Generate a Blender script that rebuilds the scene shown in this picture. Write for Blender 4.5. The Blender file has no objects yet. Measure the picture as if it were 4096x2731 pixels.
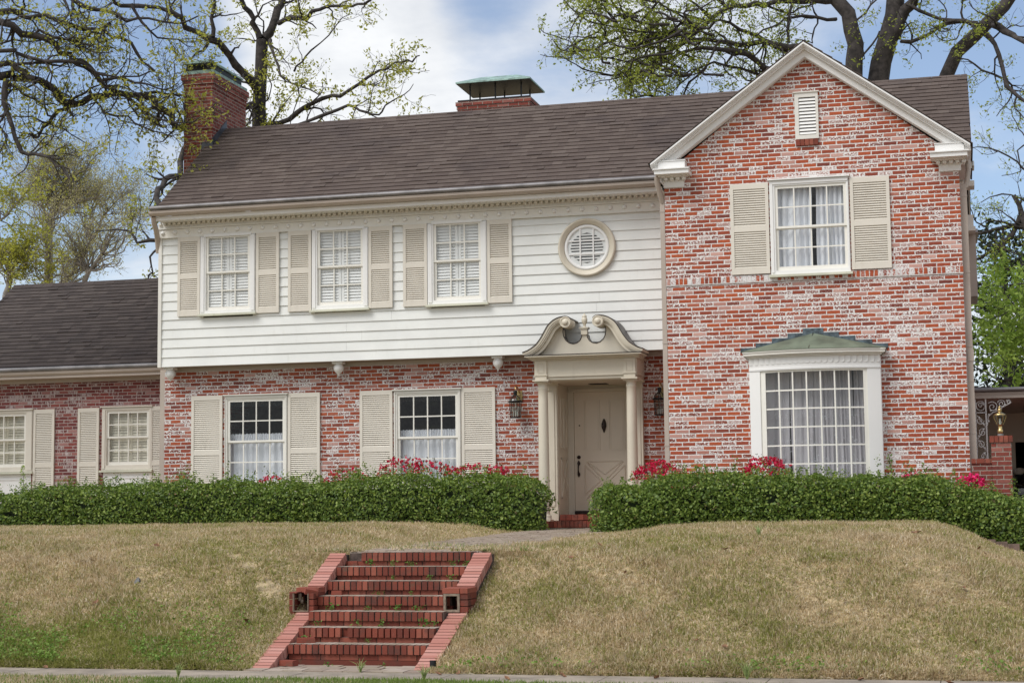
import bpy, math, random
import numpy as np
from mathutils import Vector, Matrix

# ------------------------------------------------------------------ scene, camera, light
SC = bpy.context.scene
COL = SC.collection
F_PX, SW, SH = 6785.935, 4096.0, 2731.0
RGT = Vector((0.966577, 0.256132, -0.01121))
UPV = Vector((0.036159, -0.092907, 0.995018))
FWD = Vector((-0.253815, 0.962167, 0.099063))
EYE = Vector((0.0, 0.0, 1.40))
cam = bpy.data.cameras.new('camera')
cam.sensor_width = 36.0
cam.lens = F_PX / SW * 36.0
cam.clip_start, cam.clip_end = 0.1, 3000.0
camo = bpy.data.objects.new('camera', cam)
COL.objects.link(camo)
camo.matrix_world = Matrix(((RGT.x, UPV.x, -FWD.x, EYE.x), (RGT.y, UPV.y, -FWD.y, EYE.y),
                            (RGT.z, UPV.z, -FWD.z, EYE.z), (0, 0, 0, 1)))
SC.camera = camo

SUN_DIR = Vector((-0.50, -0.62, 0.95)).normalized()      # towards the sun
SUN_EL = math.asin(SUN_DIR.z)
SUN_AZ = math.atan2(SUN_DIR.x, SUN_DIR.y)
SC.view_settings.view_transform = 'Standard'
SC.view_settings.look = 'None'
SC.view_settings.exposure = 0.42
SC.view_settings.gamma = 1.0
sun = bpy.data.lights.new('sun', 'SUN')
sun.energy = 2.0
sun.angle = math.radians(34)
sun.color = (1.0, 0.97, 0.93)
suno = bpy.data.objects.new('sun', sun)
COL.objects.link(suno)
suno.rotation_euler = SUN_DIR.to_track_quat('Z', 'Y').to_euler()


def ray(sx, sy):
    return RGT * ((sx - SW / 2) / F_PX) - UPV * ((sy - SH / 2) / F_PX) + FWD


CROP = dict(A=(0, 0), B=(1350, 0), C=(2696, 0), D=(0, 900), E=(1350, 900), F=(2696, 900), G=(0, 1797))


def at(c, a, b, y):
    """point of the photograph (crop letter + crop pixel) on the plane at depth y"""
    if c == 'W':
        sx, sy = a * 4096 / 2352, b * 4096 / 2352
    else:
        sx, sy = CROP[c][0] + a * .59574, CROP[c][1] + b * .59574
    d = ray(sx, sy)
    return EYE + d * (y / d.y)


# ------------------------------------------------------------------ node helpers
def nd(nt, typ, **kw):
    n = nt.nodes.new(typ)
    for k, v in kw.items():
        if k.startswith('i_'):
            n.inputs[int(k[2:]) if k[2:].isdigit() else k[2:]].default_value = v
        else:
            setattr(n, k, v)
    return n


def mth(nt, op, a, b=None, c=None, clamp=False):
    n = nt.nodes.new('ShaderNodeMath')
    n.operation = op
    n.use_clamp = clamp
    for i, x in enumerate((a, b, c)):
        if x is None:
            continue
        if isinstance(x, (int, float)):
            n.inputs[i].default_value = x
        else:
            nt.links.new(x, n.inputs[i])
    return n.outputs[0]


def mixc(nt, fac, a, b, typ='MIX'):
    n = nt.nodes.new('ShaderNodeMix')
    n.data_type = 'RGBA'
    n.blend_type = typ
    for s, x in ((n.inputs[0], fac), (n.inputs[6], a), (n.inputs[7], b)):
        if isinstance(x, (int, float)):
            s.default_value = x
        elif isinstance(x, (tuple, list)):
            s.default_value = (*x[:3], 1)
        else:
            nt.links.new(x, s)
    return n.outputs[2]


def sstep(nt, x, lo, hi, a=0.0, b=1.0):
    n = nt.nodes.new('ShaderNodeMapRange')
    n.interpolation_type = 'SMOOTHSTEP'
    nt.links.new(x, n.inputs[0])
    for i, v in ((1, lo), (2, hi), (3, a), (4, b)):
        if isinstance(v, (int, float)):
            n.inputs[i].default_value = v
        else:
            nt.links.new(v, n.inputs[i])
    return n.outputs[0]


def ramp(nt, x, stops):
    n = nt.nodes.new('ShaderNodeValToRGB')
    e = n.color_ramp.elements
    while len(e) < len(stops):
        e.new(0.5)
    for k, (p, c) in enumerate(stops):
        e[k].position = p
        e[k].color = (*c, 1)
    nt.links.new(x, n.inputs[0])
    return n.outputs[0]


def noise(nt, vec, scale, detail=3.0, rough=.55, sx=1, sy=1, sz=1):
    if (sx, sy, sz) != (1, 1, 1):
        m = nt.nodes.new('ShaderNodeMapping')
        m.inputs['Scale'].default_value = (sx, sy, sz)
        nt.links.new(vec, m.inputs[0])
        vec = m.outputs[0]
    n = nd(nt, 'ShaderNodeTexNoise', i_Scale=scale, i_Detail=detail, i_Roughness=rough)
    nt.links.new(vec, n.inputs['Vector'])
    return n.outputs[0]


def newmat(name):
    m = bpy.data.materials.new(name)
    m.use_nodes = True
    nt = m.node_tree
    return m, nt, nt.nodes['Principled BSDF'], nd(nt, 'ShaderNodeTexCoord').outputs['Object']


def bump(nt, bs, h, dist=.004, strength=1.0):
    b = nd(nt, 'ShaderNodeBump', i_Strength=strength, i_Distance=dist)
    nt.links.new(h, b.inputs['Height'])
    nt.links.new(b.outputs[0], bs.inputs['Normal'])


def paint(name, col, rough=.5, var=.10, dirt=(.45, .42, .34), dirt_amt=.12, streak=True):
    m, nt, bs, tc = newmat(name)
    n1 = noise(nt, tc, 1.3, 4, .6)
    n2 = noise(nt, tc, 9, 4, .65, sz=.25 if streak else 1)
    c = mixc(nt, sstep(nt, n1, .3, .7), tuple(x * (1 - var) for x in col), tuple(min(.9, x * (1 + var * .5)) for x in col))
    c = mixc(nt, sstep(nt, n2, .55, .8, 0, dirt_amt), c, dirt)
    nt.links.new(c, bs.inputs['Base Color'])
    bs.inputs['Roughness'].default_value = rough
    bump(nt, bs, noise(nt, tc, 60, 3), .0012, .5)
    return m


def plain(name, col, rough=.6, metal=0.0, var=.2, scale=12):
    m, nt, bs, tc = newmat(name)
    n1 = noise(nt, tc, scale, 4, .6)
    c = mixc(nt, sstep(nt, n1, .3, .7), tuple(x * (1 - var) for x in col), tuple(min(.95, x * (1 + var)) for x in col))
    nt.links.new(c, bs.inputs['Base Color'])
    bs.inputs['Roughness'].default_value = rough
    bs.inputs['Metallic'].default_value = metal
    return m


def brick(name, w, h, mortar, pal, mcol, wash=(.72, .70, .69), thr=(.40, .66), streak=(1, 1, 1.5), fleck=42, big=.10, bond=.5,
          wash_amt=1.0, shift=0.0):
    m, nt, bs, tc = newmat(name)
    sep = nd(nt, 'ShaderNodeSeparateXYZ')
    nt.links.new(tc, sep.inputs[0])
    wob = noise(nt, tc, 16, 2)
    u = mth(nt, 'ADD', mth(nt, 'ADD', sep.outputs[0], sep.outputs[1]), 50.0 + shift)
    v = mth(nt, 'ADD', sep.outputs[2], 10.0)
    v = mth(nt, 'ADD', v, mth(nt, 'MULTIPLY', mth(nt, 'SUBTRACT', wob, .5), .012))
    u = mth(nt, 'ADD', u, mth(nt, 'MULTIPLY', mth(nt, 'SUBTRACT', noise(nt, tc, 11, 2), .5), .022))
    vr = mth(nt, 'DIVIDE', v, h)
    row = mth(nt, 'FLOOR', vr)
    rj = nd(nt, 'ShaderNodeTexWhiteNoise', noise_dimensions='1D')
    nt.links.new(row, rj.inputs['W'])
    off = mth(nt, 'ADD', mth(nt, 'MULTIPLY', mth(nt, 'MODULO', row, 2.0), bond),
              mth(nt, 'MULTIPLY', rj.outputs[0], .16))
    ur = mth(nt, 'ADD', mth(nt, 'DIVIDE', u, w), off)
    colm = mth(nt, 'FLOOR', ur)
    fu = mth(nt, 'MULTIPLY', mth(nt, 'FRACT', ur), w)
    fv = mth(nt, 'MULTIPLY', mth(nt, 'FRACT', vr), h)
    du = mth(nt, 'MINIMUM', fu, mth(nt, 'SUBTRACT', w, fu))
    dv = mth(nt, 'MINIMUM', fv, mth(nt, 'SUBTRACT', h, fv))
    d = mth(nt, 'MINIMUM', du, dv)
    d = mth(nt, 'ADD', d, mth(nt, 'MULTIPLY', mth(nt, 'SUBTRACT', noise(nt, tc, 55, 3), .5), .007))
    inb = sstep(nt, d, mortar * .5 - .002, mortar * .5 + .003)
    cid = nd(nt, 'ShaderNodeCombineXYZ')
    nt.links.new(colm, cid.inputs[0])
    nt.links.new(row, cid.inputs[1])
    wn = nd(nt, 'ShaderNodeTexWhiteNoise', noise_dimensions='3D')
    nt.links.new(cid.outputs[0], wn.inputs['Vector'])
    wn2 = nd(nt, 'ShaderNodeSeparateColor')
    nt.links.new(wn.outputs['Color'], wn2.inputs[0])
    bc = ramp(nt, wn.outputs['Value'], pal)
    bc = mixc(nt, sstep(nt, wn2.outputs[1], .55, .15, 0, .75 * min(1, wash_amt)), bc, tuple(x * .5 for x in pal[2][1]))
    bn = noise(nt, tc, 28, 3, .6)
    bc = mixc(nt, 1.0, bc, ramp(nt, bn, [(0.25, (.72, .70, .70)), (.7, (1.12, 1.1, 1.1))]), 'MULTIPLY')
    # whitewash left in flecks, much on some bricks and none on others
    fl = noise(nt, tc, fleck, 5, .72, *streak)
    lg = noise(nt, tc, .9, 3, .6)
    t = mth(nt, 'ADD', sstep(nt, wn2.outputs[1], .10, .75, thr[0], thr[1]), mth(nt, 'MULTIPLY', mth(nt, 'SUBTRACT', lg, .5), big * -4))
    t = mth(nt, 'SUBTRACT', t, sstep(nt, d, .004, .020, .085, 0))
    ww = mth(nt, 'MULTIPLY', sstep(nt, mth(nt, 'SUBTRACT', fl, t), -.012, .035), wash_amt)
    film = sstep(nt, wn2.outputs[0], .80, 1.0, 0, .32 * wash_amt)
    bc = mixc(nt, film, bc, wash)
    bc = mixc(nt, ww, bc, wash)
    mc = mixc(nt, sstep(nt, noise(nt, tc, 20, 4, .7), .35, .65), tuple(x * .74 for x in mcol), mcol)
    c = mixc(nt, inb, mc, bc)
    nt.links.new(c, bs.inputs['Base Color'])
    bs.inputs['Roughness'].default_value = .85
    hgt = mth(nt, 'ADD', inb, mth(nt, 'MULTIPLY', bn, .3))
    bump(nt, bs, hgt, .006, .8)
    return m


def island(name, stops, rough=.7, mix_noise=None, bmp=None, trans=0.0, spec=.3):
    """colour picked per loose piece (leaf, blade, tab, brick) of a mesh"""
    m, nt, bs, tc = newmat(name)
    g = nd(nt, 'ShaderNodeNewGeometry')
    c = ramp(nt, g.outputs['Random Per Island'], stops)
    if mix_noise:
        for (sc, lo, hi, col, amt) in mix_noise:
            c = mixc(nt, sstep(nt, noise(nt, tc, sc, 4, .6), lo, hi, 0, amt), c, col)
    nt.links.new(c, bs.inputs['Base Color'])
    bs.inputs['Roughness'].default_value = rough
    bs.inputs['Specular IOR Level'].default_value = spec
    if bmp:
        bump(nt, bs, noise(nt, tc, bmp[0], 4, .6), bmp[1], .7)
    if trans:
        tr = nd(nt, 'ShaderNodeBsdfTranslucent')
        nt.links.new(mixc(nt, 1.0, c, (1.25, 1.3, .8), 'MULTIPLY'), tr.inputs[0])
        mx = nd(nt, 'ShaderNodeMixShader', i_0=trans)
        nt.links.new(bs.outputs[0], mx.inputs[1])
        nt.links.new(tr.outputs[0], mx.inputs[2])
        nt.links.new(mx.outputs[0], nt.nodes['Material Output'].inputs[0])
    return m


def glassmat(name, tint=(1, 1, 1), refl=1.0):
    m, nt, bs, tc = newmat(name)
    nt.nodes.remove(bs)
    t = nd(nt, 'ShaderNodeBsdfTransparent', i_0=(*tint, 1))
    g = nd(nt, 'ShaderNodeBsdfGlossy', i_1=.02)
    lw = nd(nt, 'ShaderNodeLayerWeight', i_0=.5)
    fr = mth(nt, 'ADD', mth(nt, 'MULTIPLY', mth(nt, 'POWER', lw.outputs['Facing'], 5.0), .95), .045)
    b = nd(nt, 'ShaderNodeBump', i_Strength=.25, i_Distance=.01)
    nt.links.new(noise(nt, tc, 5, 1), b.inputs['Height'])
    nt.links.new(b.outputs[0], g.inputs['Normal'])
    mx = nd(nt, 'ShaderNodeMixShader')
    nt.links.new(mth(nt, 'MULTIPLY', fr, refl, None, True), mx.inputs[0])
    nt.links.new(t.outputs[0], mx.inputs[1])
    nt.links.new(g.outputs[0], mx.inputs[2])
    nt.links.new(mx.outputs[0], nt.nodes['Material Output'].inputs[0])
    return m


# ------------------------------------------------------------------ sky
W = bpy.data.worlds.new('World')
SC.world = W
W.use_nodes = True
nt = W.node_tree
bg = nt.nodes['Background']
sky = nd(nt, 'ShaderNodeTexSky', sky_type='NISHITA', sun_disc=False)
sky.sun_elevation, sky.sun_rotation = SUN_EL, SUN_AZ
sky.dust_density, sky.ozone_density, sky.air_density = .4, 2.5, 1.0
dirv = nd(nt, 'ShaderNodeTexCoord').outputs['Generated']
sp = nd(nt, 'ShaderNodeSeparateXYZ')
nt.links.new(dirv, sp.inputs[0])
den = mth(nt, 'ADD', mth(nt, 'MAXIMUM', sp.outputs[2], 0.0), .22)
cv = nd(nt, 'ShaderNodeCombineXYZ')
nt.links.new(mth(nt, 'DIVIDE', sp.outputs[0], den), cv.inputs[0])
nt.links.new(mth(nt, 'DIVIDE', sp.outputs[1], den), cv.inputs[1])
cn = noise(nt, cv.outputs[0], 2.1, 7, .56)
cov = cn
SKY_BLOBS = [((-.286, .917, .279), .10, .22), ((-.289, .925, .235), .10, .24), ((-.361, .903, .225), .09, .16),
             ((-.243, .933, .272), .055, -.28), ((-.262, .915, .305), .035, -.2), ((-.40, .87, .29), .06, -.10), ((-.473, .854, .217), .10, -.22), ((-.491, .825, .279), .10, -.10),
             ((.028, .977, .21), .09, -.16), ((-.10, .96, .25), .09, .10), ((-.45, .88, .140), .10, .20), ((.02, .99, .12), .09, .16)]
for (dv_, sg, wt) in SKY_BLOBS:
    dvec = Vector(dv_).normalized()
    dp = nd(nt, 'ShaderNodeVectorMath', operation='DOT_PRODUCT')
    nt.links.new(dirv, dp.inputs[0])
    dp.inputs[1].default_value = dvec
    cov = mth(nt, 'ADD', cov, sstep(nt, dp.outputs['Value'], math.cos(sg * 1.5), 1.0, 0, wt))
cov = mth(nt, 'ADD', cov, sstep(nt, sp.outputs[1], .35, -.25, 0, .22))   # cloud added out of view, behind and overhead, to neutralise the fill
mask = sstep(nt, cov, .43, .78)
shade = noise(nt, cv.outputs[0], 3.3, 6, .6)
cl = ramp(nt, shade, [(.34, (5.3, 5.55, 5.95)), (.62, (7.5, 7.6, 7.7))])
skc = mixc(nt, 1.0, sky.outputs[0], (1.02, 1.02, 1.06), 'MULTIPLY')
skc = mixc(nt, .16, skc, (5.6, 5.9, 6.3))
mx = mixc(nt, mth(nt, 'MULTIPLY', mask, .96), skc, cl)
nt.links.new(mx, bg.inputs[0])
bg.inputs[1].default_value = 0.10

# ------------------------------------------------------------------ materials
M = {}
M['siding'] = paint('white_siding_paint', (.755, .765, .735), .55, .06, (.5, .48, .40), .22)
M['trim'] = paint('cream_trim_paint', (.74, .72, .66), .5, .05, (.42, .38, .28), .20)
M['white_trim'] = paint('white_trim_paint', (.80, .795, .775), .5, .03, (.5, .48, .40), .08)
M['shutter'] = paint('beige_shutter_paint', (.69, .645, .56), .5, .05, (.40, .35, .26), .18)
M['portico'] = paint('beige_portico_paint', (.63, .575, .465), .45, .05, (.36, .31, .24), .22)
M['door'] = paint('beige_door_paint', (.66, .58, .46), .4, .03, (.4, .34, .27), .08)
M['tan'] = paint('tan_gutter_paint', (.43, .365, .31), .45, .08, (.30, .25, .2), .2)
M['rail'] = paint('sash_paint', (.80, .78, .71), .45, .03, (.5, .46, .36), .10)
M['sill'] = paint('mossy_sill_paint', (.62, .62, .50), .7, .15, (.28, .30, .16), .5, False)
PAL = [(0, (.18, .045, .032)), (.10, (.27, .060, .032)), (.45, (.375, .077, .031)), (.75, (.45, .100, .034)), (.92, (.37, .098, .050)), (1, (.50, .13, .05))]
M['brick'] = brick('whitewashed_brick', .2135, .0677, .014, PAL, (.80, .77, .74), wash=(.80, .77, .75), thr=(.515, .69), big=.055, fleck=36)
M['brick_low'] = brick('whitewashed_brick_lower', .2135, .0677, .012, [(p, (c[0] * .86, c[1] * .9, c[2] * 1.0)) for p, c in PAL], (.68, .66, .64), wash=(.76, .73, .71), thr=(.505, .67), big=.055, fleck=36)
M['brick_wing'] = brick('streaked_purple_brick', .2035, .066, .012,
                        [(0, (.12, .035, .036)), (.4, (.19, .045, .042)), (.75, (.25, .06, .05)), (1, (.30, .08, .06))],
                        (.45, .37, .34), wash=(.52, .45, .44), thr=(.50, .74), streak=(1.6, 1.6, .3), fleck=34, big=.06, wash_amt=.85)
M['brick_red'] = brick('plain_red_brick', .205, .0677, .011,
                       [(0, (.15, .035, .027)), (.5, (.22, .047, .032)), (1, (.28, .072, .048))], (.36, .31, .26),
                       wash=(.6, .52, .48), thr=(.66, .9), big=.03, wash_amt=.3)
M['rowlock'] = brick('rowlock_brick_band', .0685, .118, .012, PAL, (.70, .68, .65), thr=(.42, .66), bond=0)
M['brick_new'] = island('red_paver_brick', [(0, (.13, .034, .023)), (.4, (.20, .048, .030)), (.75, (.25, .064, .040)), (1, (.30, .092, .060))], .8,
                        [(4, .48, .72, (.075, .042, .034), .7), (9, .55, .75, (.11, .09, .055), .45), (30, .6, .8, (.36, .19, .15), .25)], (70, .004))
M['coping'] = island('pink_coping_brick', [(0, (.37, .15, .115)), (.5, (.44, .20, .16)), (1, (.49, .25, .205))], .85,
                     [(4, .5, .8, (.38, .20, .14), .4), (26, .6, .8, (.30, .12, .09), .25)], (70, .003))
M['path'] = island('dusty_path_brick', [(0, (.28, .215, .17)), (.5, (.35, .28, .225)), (1, (.42, .35, .29))], .9,
                   [(2.5, .45, .7, (.34, .29, .20), .6), (12, .55, .8, (.24, .22, .12), .4)], (60, .003))
M['fixture'] = plain('brown_lamp_frame', (.24, .19, .14), .6, .2, .3, 20)
M['mortar'] = plain('dark_mortar', (.085, .06, .05), .95, 0, .4, 14)
M['shingle'] = island('brown_shingle', [(0, (.088, .066, .057)), (.35, (.102, .077, .066)), (.8, (.112, .086, .074)), (1, (.128, .100, .086))], .9,
                      [(1.1, .52, .75, (.070, .054, .050), .6), (3.5, .55, .75, (.135, .108, .090), .45), (.55, .5, .7, (.075, .058, .054), .5)], (160, .003))
M['shingle_dark'] = island('dark_brown_shingle', [(0, (.056, .045, .041)), (.5, (.070, .056, .051)), (1, (.086, .070, .063))], .9,
                           [(1.4, .52, .75, (.042, .036, .037), .5), (4, .58, .75, (.08, .068, .06), .3)], (160, .003))
M['lead'] = plain('grey_metal_flashing', (.10, .105, .12), .5, .6, .3, 6)
M['edge'] = plain('dark_roof_edge', (.20, .19, .19), .5, .3, .25, 3)
M['patina'] = plain('green_copper_patina', (.27, .39, .35), .7, .1, .35, 7)
M['copper'] = plain('brown_green_copper', (.135, .165, .12), .55, .2, .35, 2.5)
M['copperflash'] = plain('blue_grey_copper_flashing', (.075, .10, .115), .55, .3, .6, 14)
M['black'] = plain('black_iron', (.018, .018, .018), .45, .6, .3)
M['brown_metal'] = plain('dark_bronze', (.05, .038, .035), .4, .7, .4)
M['brass'] = plain('aged_brass', (.50, .37, .17), .3, 1.0, .2)
M['darkroom'] = plain('dark_interior', (.03, .028, .026), .95)  # near black; shade inside openings is put into the colour
M['room'] = plain('room_plaster', (.16, .15, .14), .9)
M['curtain'] = paint('white_curtain', (.74, .76, .80), .9, .08, (.6, .6, .65), .1)
M['lace'] = paint('grey_lace_curtain', (.64, .62, .65), .9, .12, (.36, .34, .34), .3)
M['creamblind'] = paint('cream_interior_shutter', (.66, .62, .50), .7, .05, (.5, .45, .35), .1)
M['whiteblind'] = paint('white_interior_shutter', (.80, .80, .78), .6, .04, (.6, .6, .58), .1)
M['glass'] = glassmat('window_glass', (.95, .96, .96), 1.0)
M['glassdark'] = glassmat('dark_window_glass', (.90, .91, .91), .8)
M['lampglass'] = glassmat('lantern_glass', (.72, .75, .72), 1.4)
M['iron_white'] = paint('white_iron_paint', (.66, .65, .63), .5, .06, (.4, .38, .34), .2)
M['bark'] = plain('dark_bark', (.046, .039, .036), .95, 0, .5, 7)
M['bark_grey'] = plain('grey_bark', (.10, .088, .078), .95, 0, .4, 5)
M['bark_far'] = plain('haze_paled_bark', (.23, .205, .18), .95, 0, .3, 4)  # paled so that the colour itself carries distance haze
LEAF = lambda n, a, b, c, t=.35: island(n, [(0, a), (.5, b), (1, c)], .6, None, None, t, .25)
M['oak_leaf'] = LEAF('young_oak_leaf', (.25, .26, .045), (.38, .38, .07), (.52, .50, .13), .5)
M['elm_leaf'] = LEAF('young_elm_leaf', (.20, .24, .045), (.30, .345, .065), (.44, .47, .12), .52)
M['far_leaf'] = LEAF('haze_paled_leaf', (.34, .32, .14), (.45, .42, .19), (.56, .52, .27), .45)  # haze is put into these paler leaf tones
M['bright_leaf'] = LEAF('bright_green_leaf', (.15, .235, .04), (.23, .33, .06), (.34, .44, .10), .4)
M['dark_leaf'] = LEAF('dark_evergreen_leaf', (.012, .022, .012), (.022, .036, .018), (.035, .052, .026), .1)
M['hedge_leaf'] = island('boxwood_leaf', [(0, (.15, .10, .045)), (.025, (.055, .100, .018)), (.5, (.130, .205, .034)), (1, (.31, .39, .09))], .5, [(3.2, .5, .7, (.055, .105, .018), .4), (1.3, .5, .7, (.17, .26, .05), .35)], None, .32, .35)
M['hedge_core'] = plain('hedge_shade_hull', (.018, .030, .011), .95, 0, .5, 20)  # very dark green; shade between the leaves is put into the colour
M['azalea_leaf'] = LEAF('azalea_leaf', (.05, .05, .015), (.07, .10, .025), (.10, .05, .03), .25)
M['flower'] = island('crimson_petal', [(0, (.38, .006, .035)), (.5, (.55, .010, .060)), (1, (.68, .028, .10))], .6, None, None, .3)
M['flower_pink'] = island('magenta_petal', [(0, (.62, .012, .13)), (1, (.85, .04, .22))], .6, None, None, .3)
M['clover'] = LEAF('clover_leaf', (.10, .17, .03), (.17, .27, .05), (.28, .39, .10), .35)
M['weed'] = LEAF('weed_leaf', (.05, .11, .02), (.10, .19, .03), (.17, .27, .06), .3)
M['edging'] = plain('weathered_edging_brick', (.15, .105, .085), .95, 0, .3, 12)
M['tuft'] = plain('tuft_blade', (.24, .31, .10), .6, 0, .3, 30)
M['concrete'] = plain('worn_concrete', (.30, .25, .195), .9, 0, .25, 3)
M['asphalt'] = plain('asphalt', (.055, .055, .057), .9, 0, .2, 30)
M['stone'] = plain('grey_stone', (.15, .15, .145), .9, 0, .3, 20)
M['deadleaf'] = plain('dead_leaf', (.20, .10, .05), .8, 0, .4, 40)
M['paint_dark'] = plain('dark_car_paint', (.02, .021, .024), .25, .3, .2)
M['car_beige'] = plain('beige_car_plastic', (.58, .53, .44), .35, 0, .05)
M['rubber'] = plain('rubber', (.02, .02, .02), .9)


def grassmat(name, dead, green, lo, hi, left=1.0):
    m, nt, bs, tc = newmat(name)
    g = nd(nt, 'ShaderNodeNewGeometry')
    r = g.outputs['Random Per Island']
    cd = ramp(nt, r, dead)
    cg = ramp(nt, r, green)
    n1 = noise(nt, tc, .75, 4, .62)
    n2 = noise(nt, tc, 5, 3, .6)
    sp = nd(nt, 'ShaderNodeSeparateXYZ')
    nt.links.new(tc, sp.inputs[0])
    f = mth(nt, 'ADD', mth(nt, 'MULTIPLY', n1, .65), mth(nt, 'MULTIPLY', n2, .35))
    cd = mixc(nt, sstep(nt, noise(nt, tc, 2.6, 4, .65), .52, .72, 0, .55), cd, (.42, .33, .20))
    cd = mixc(nt, sstep(nt, noise(nt, tc, 1.1, 3, .6), .5, .7, 0, .45), cd, (.66, .55, .36))
    rj = nd(nt, 'ShaderNodeTexWhiteNoise', noise_dimensions='1D')
    nt.links.new(mth(nt, 'MULTIPLY', r, 917.3), rj.inputs['W'])
    f = mth(nt, 'ADD', f, mth(nt, 'MULTIPLY', mth(nt, 'SUBTRACT', rj.outputs[0], .5), .34))
    # greener in the damp low corner on the left
    low = mth(nt, 'MULTIPLY', sstep(nt, sp.outputs[0], -8.6, -5.8, left, 1 - left), sstep(nt, sp.outputs[1], 15.9, 17.4, 1, 0))
    f = mth(nt, 'ADD', f, mth(nt, 'MULTIPLY', low, .22))
    c = mixc(nt, sstep(nt, f, lo, hi), cd, cg)
    nt.links.new(c, bs.inputs['Base Color'])
    bs.inputs['Roughness'].default_value = .75
    bs.inputs['Specular IOR Level'].default_value = .2
    tr = nd(nt, 'ShaderNodeBsdfTranslucent')
    nt.links.new(c, tr.inputs[0])
    mx = nd(nt, 'ShaderNodeMixShader', i_0=.45)
    nt.links.new(bs.outputs[0], mx.inputs[1])
    nt.links.new(tr.outputs[0], mx.inputs[2])
    nt.links.new(mx.outputs[0], nt.nodes['Material Output'].inputs[0])
    return m


DEAD = [(0, (.24, .16, .085)), (.14, (.48, .36, .20)), (.55, (.69, .545, .335)), (.85, (.82, .70, .49)), (1, (.92, .83, .66))]
GREEN = [(0, (.19, .205, .05)), (.5, (.30, .31, .075)), (1, (.42, .42, .13))]
M['grass'] = grassmat('dormant_lawn_grass', DEAD, GREEN, .47, .67)
M['verge'] = grassmat('verge_grass', DEAD, [(0, (.13, .19, .04)), (.5, (.20, .29, .06)), (1, (.32, .42, .12))],   .50, .60, 0.0)
M['soil'] = plain('lawn_soil', (.34, .265, .155), .95, 0, .45, 9)


# ------------------------------------------------------------------ mesh helpers
class MB:
    def __init__(s):
        s.v, s.f, s.sm = [], [], []

    def add(s, vs, fs, smooth=False):
        o = len(s.v)
        s.v.extend([tuple(p) for p in vs])
        s.f.extend([tuple(i + o for i in f) for f in fs])
        s.sm.extend([smooth] * len(fs))

    def box(s, x0, x1, y0, y1, z0, z1):
        s.add([(x0, y0, z0), (x1, y0, z0), (x1, y1, z0), (x0, y1, z0), (x0, y0, z1), (x1, y0, z1), (x1, y1, z1), (x0, y1, z1)],
              [(0, 3, 2, 1), (4, 5, 6, 7), (0, 1, 5, 4), (1, 2, 6, 5), (2, 3, 7, 6), (3, 0, 4, 7)])
        return s

    def hexa(s, p):
        s.add(p, [(0, 3, 2, 1), (4, 5, 6, 7), (0, 1, 5, 4), (1, 2, 6, 5), (2, 3, 7, 6), (3, 0, 4, 7)])
        return s

    def prism(s, pts, a, b, axis='y', smooth=False):
        """polygon in the plane across the axis, pushed along it"""
        n = len(pts)
        mk = {'y': lambda p, t: (p[0], t, p[1]), 'x': lambda p, t: (t, p[0], p[1]), 'z': lambda p, t: (p[0], p[1], t)}[axis]
        vs = [mk(p, a) for p in pts] + [mk(p, b) for p in pts]
        s.add(vs, [tuple(range(n)), tuple(range(2 * n - 1, n - 1, -1))])
        s.add(vs, [(i, i + n, (i + 1) % n + n, (i + 1) % n) for i in range(n)], smooth)
        return s

    def lathe(s, prof, c, n=16, axis='z', caps=True):
        k = len(prof)
        vs = []
        for (r, h) in prof:
            for i in range(n):
                a = 2 * math.pi * i / n
                ca, sa = r * math.cos(a), r * math.sin(a)
                vs.append({'z': (c[0] + ca, c[1] + sa, c[2] + h), 'y': (c[0] + ca, c[1] + h, c[2] + sa), 'x': (c[0] + h, c[1] + ca, c[2] + sa)}[axis])
        fs = [(j * n + i, j * n + (i + 1) % n, (j + 1) * n + (i + 1) % n, (j + 1) * n + i) for j in range(k - 1) for i in range(n)]
        s.add(vs, fs, True)
        if caps:
            s.add(vs, [tuple(range(n - 1, -1, -1)), tuple(range((k - 1) * n, k * n))])
        return s

    def tube(s, pts, radii, n=6, cap=True):
        pts = [Vector(p) for p in pts]
        k = len(pts)
        if isinstance(radii, (int, float)):
            radii = [radii] * k
        t0 = (pts[1] - pts[0]).normalized()
        ref = Vector((0, 0, 1)) if abs(t0.z) < .9 else Vector((1, 0, 0))
        u = t0.cross(ref).normalized()
        vs = []
        for i in range(k):
            t = (pts[min(i + 1, k - 1)] - pts[max(i - 1, 0)])
            if t.length < 1e-9:
                t = t0.copy()
            t.normalize()
            u = (u - t * u.dot(t))
            if u.length < 1e-6:
                u = t.orthogonal()
            u.normalize()
            w = t.cross(u)
            for j in range(n):
                a = 2 * math.pi * j / n
                vs.append(pts[i] + (u * math.cos(a) + w * math.sin(a)) * radii[i])
        fs = [(i * n + j, i * n + (j + 1) % n, (i + 1) * n + (j + 1) % n, (i + 1) * n + j) for i in range(k - 1) for j in range(n)]
        s.add(vs, fs, True)
        if cap:
            s.add(vs, [tuple(range(n - 1, -1, -1)), tuple(range((k - 1) * n, k * n))])
        return s

    def mesh(s, name):
        me = bpy.data.meshes.new(name)
        me.from_pydata(s.v, [], s.f)
        me.polygons.foreach_set('use_smooth', s.sm)
        me.update()
        return me

    def build(s, name, mat, parent=None):
        return link(name, s.mesh(name), mat, parent)


def link(name, me, mat, parent=None):
    if mat is not None and not me.materials:
        me.materials.append(M[mat] if isinstance(mat, str) else mat)
    o = bpy.data.objects.new(name, me)
    COL.objects.link(o)
    if parent is not None:
        setpar(o, parent)
    return o


def setpar(o, parent):
    o.parent = parent
    base = parent
    off = Vector((0, 0, 0))
    while base is not None:
        off += base.location
        base = base.parent
    if parent.type == 'EMPTY':
        o.matrix_parent_inverse = Matrix.Translation(-off)


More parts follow.
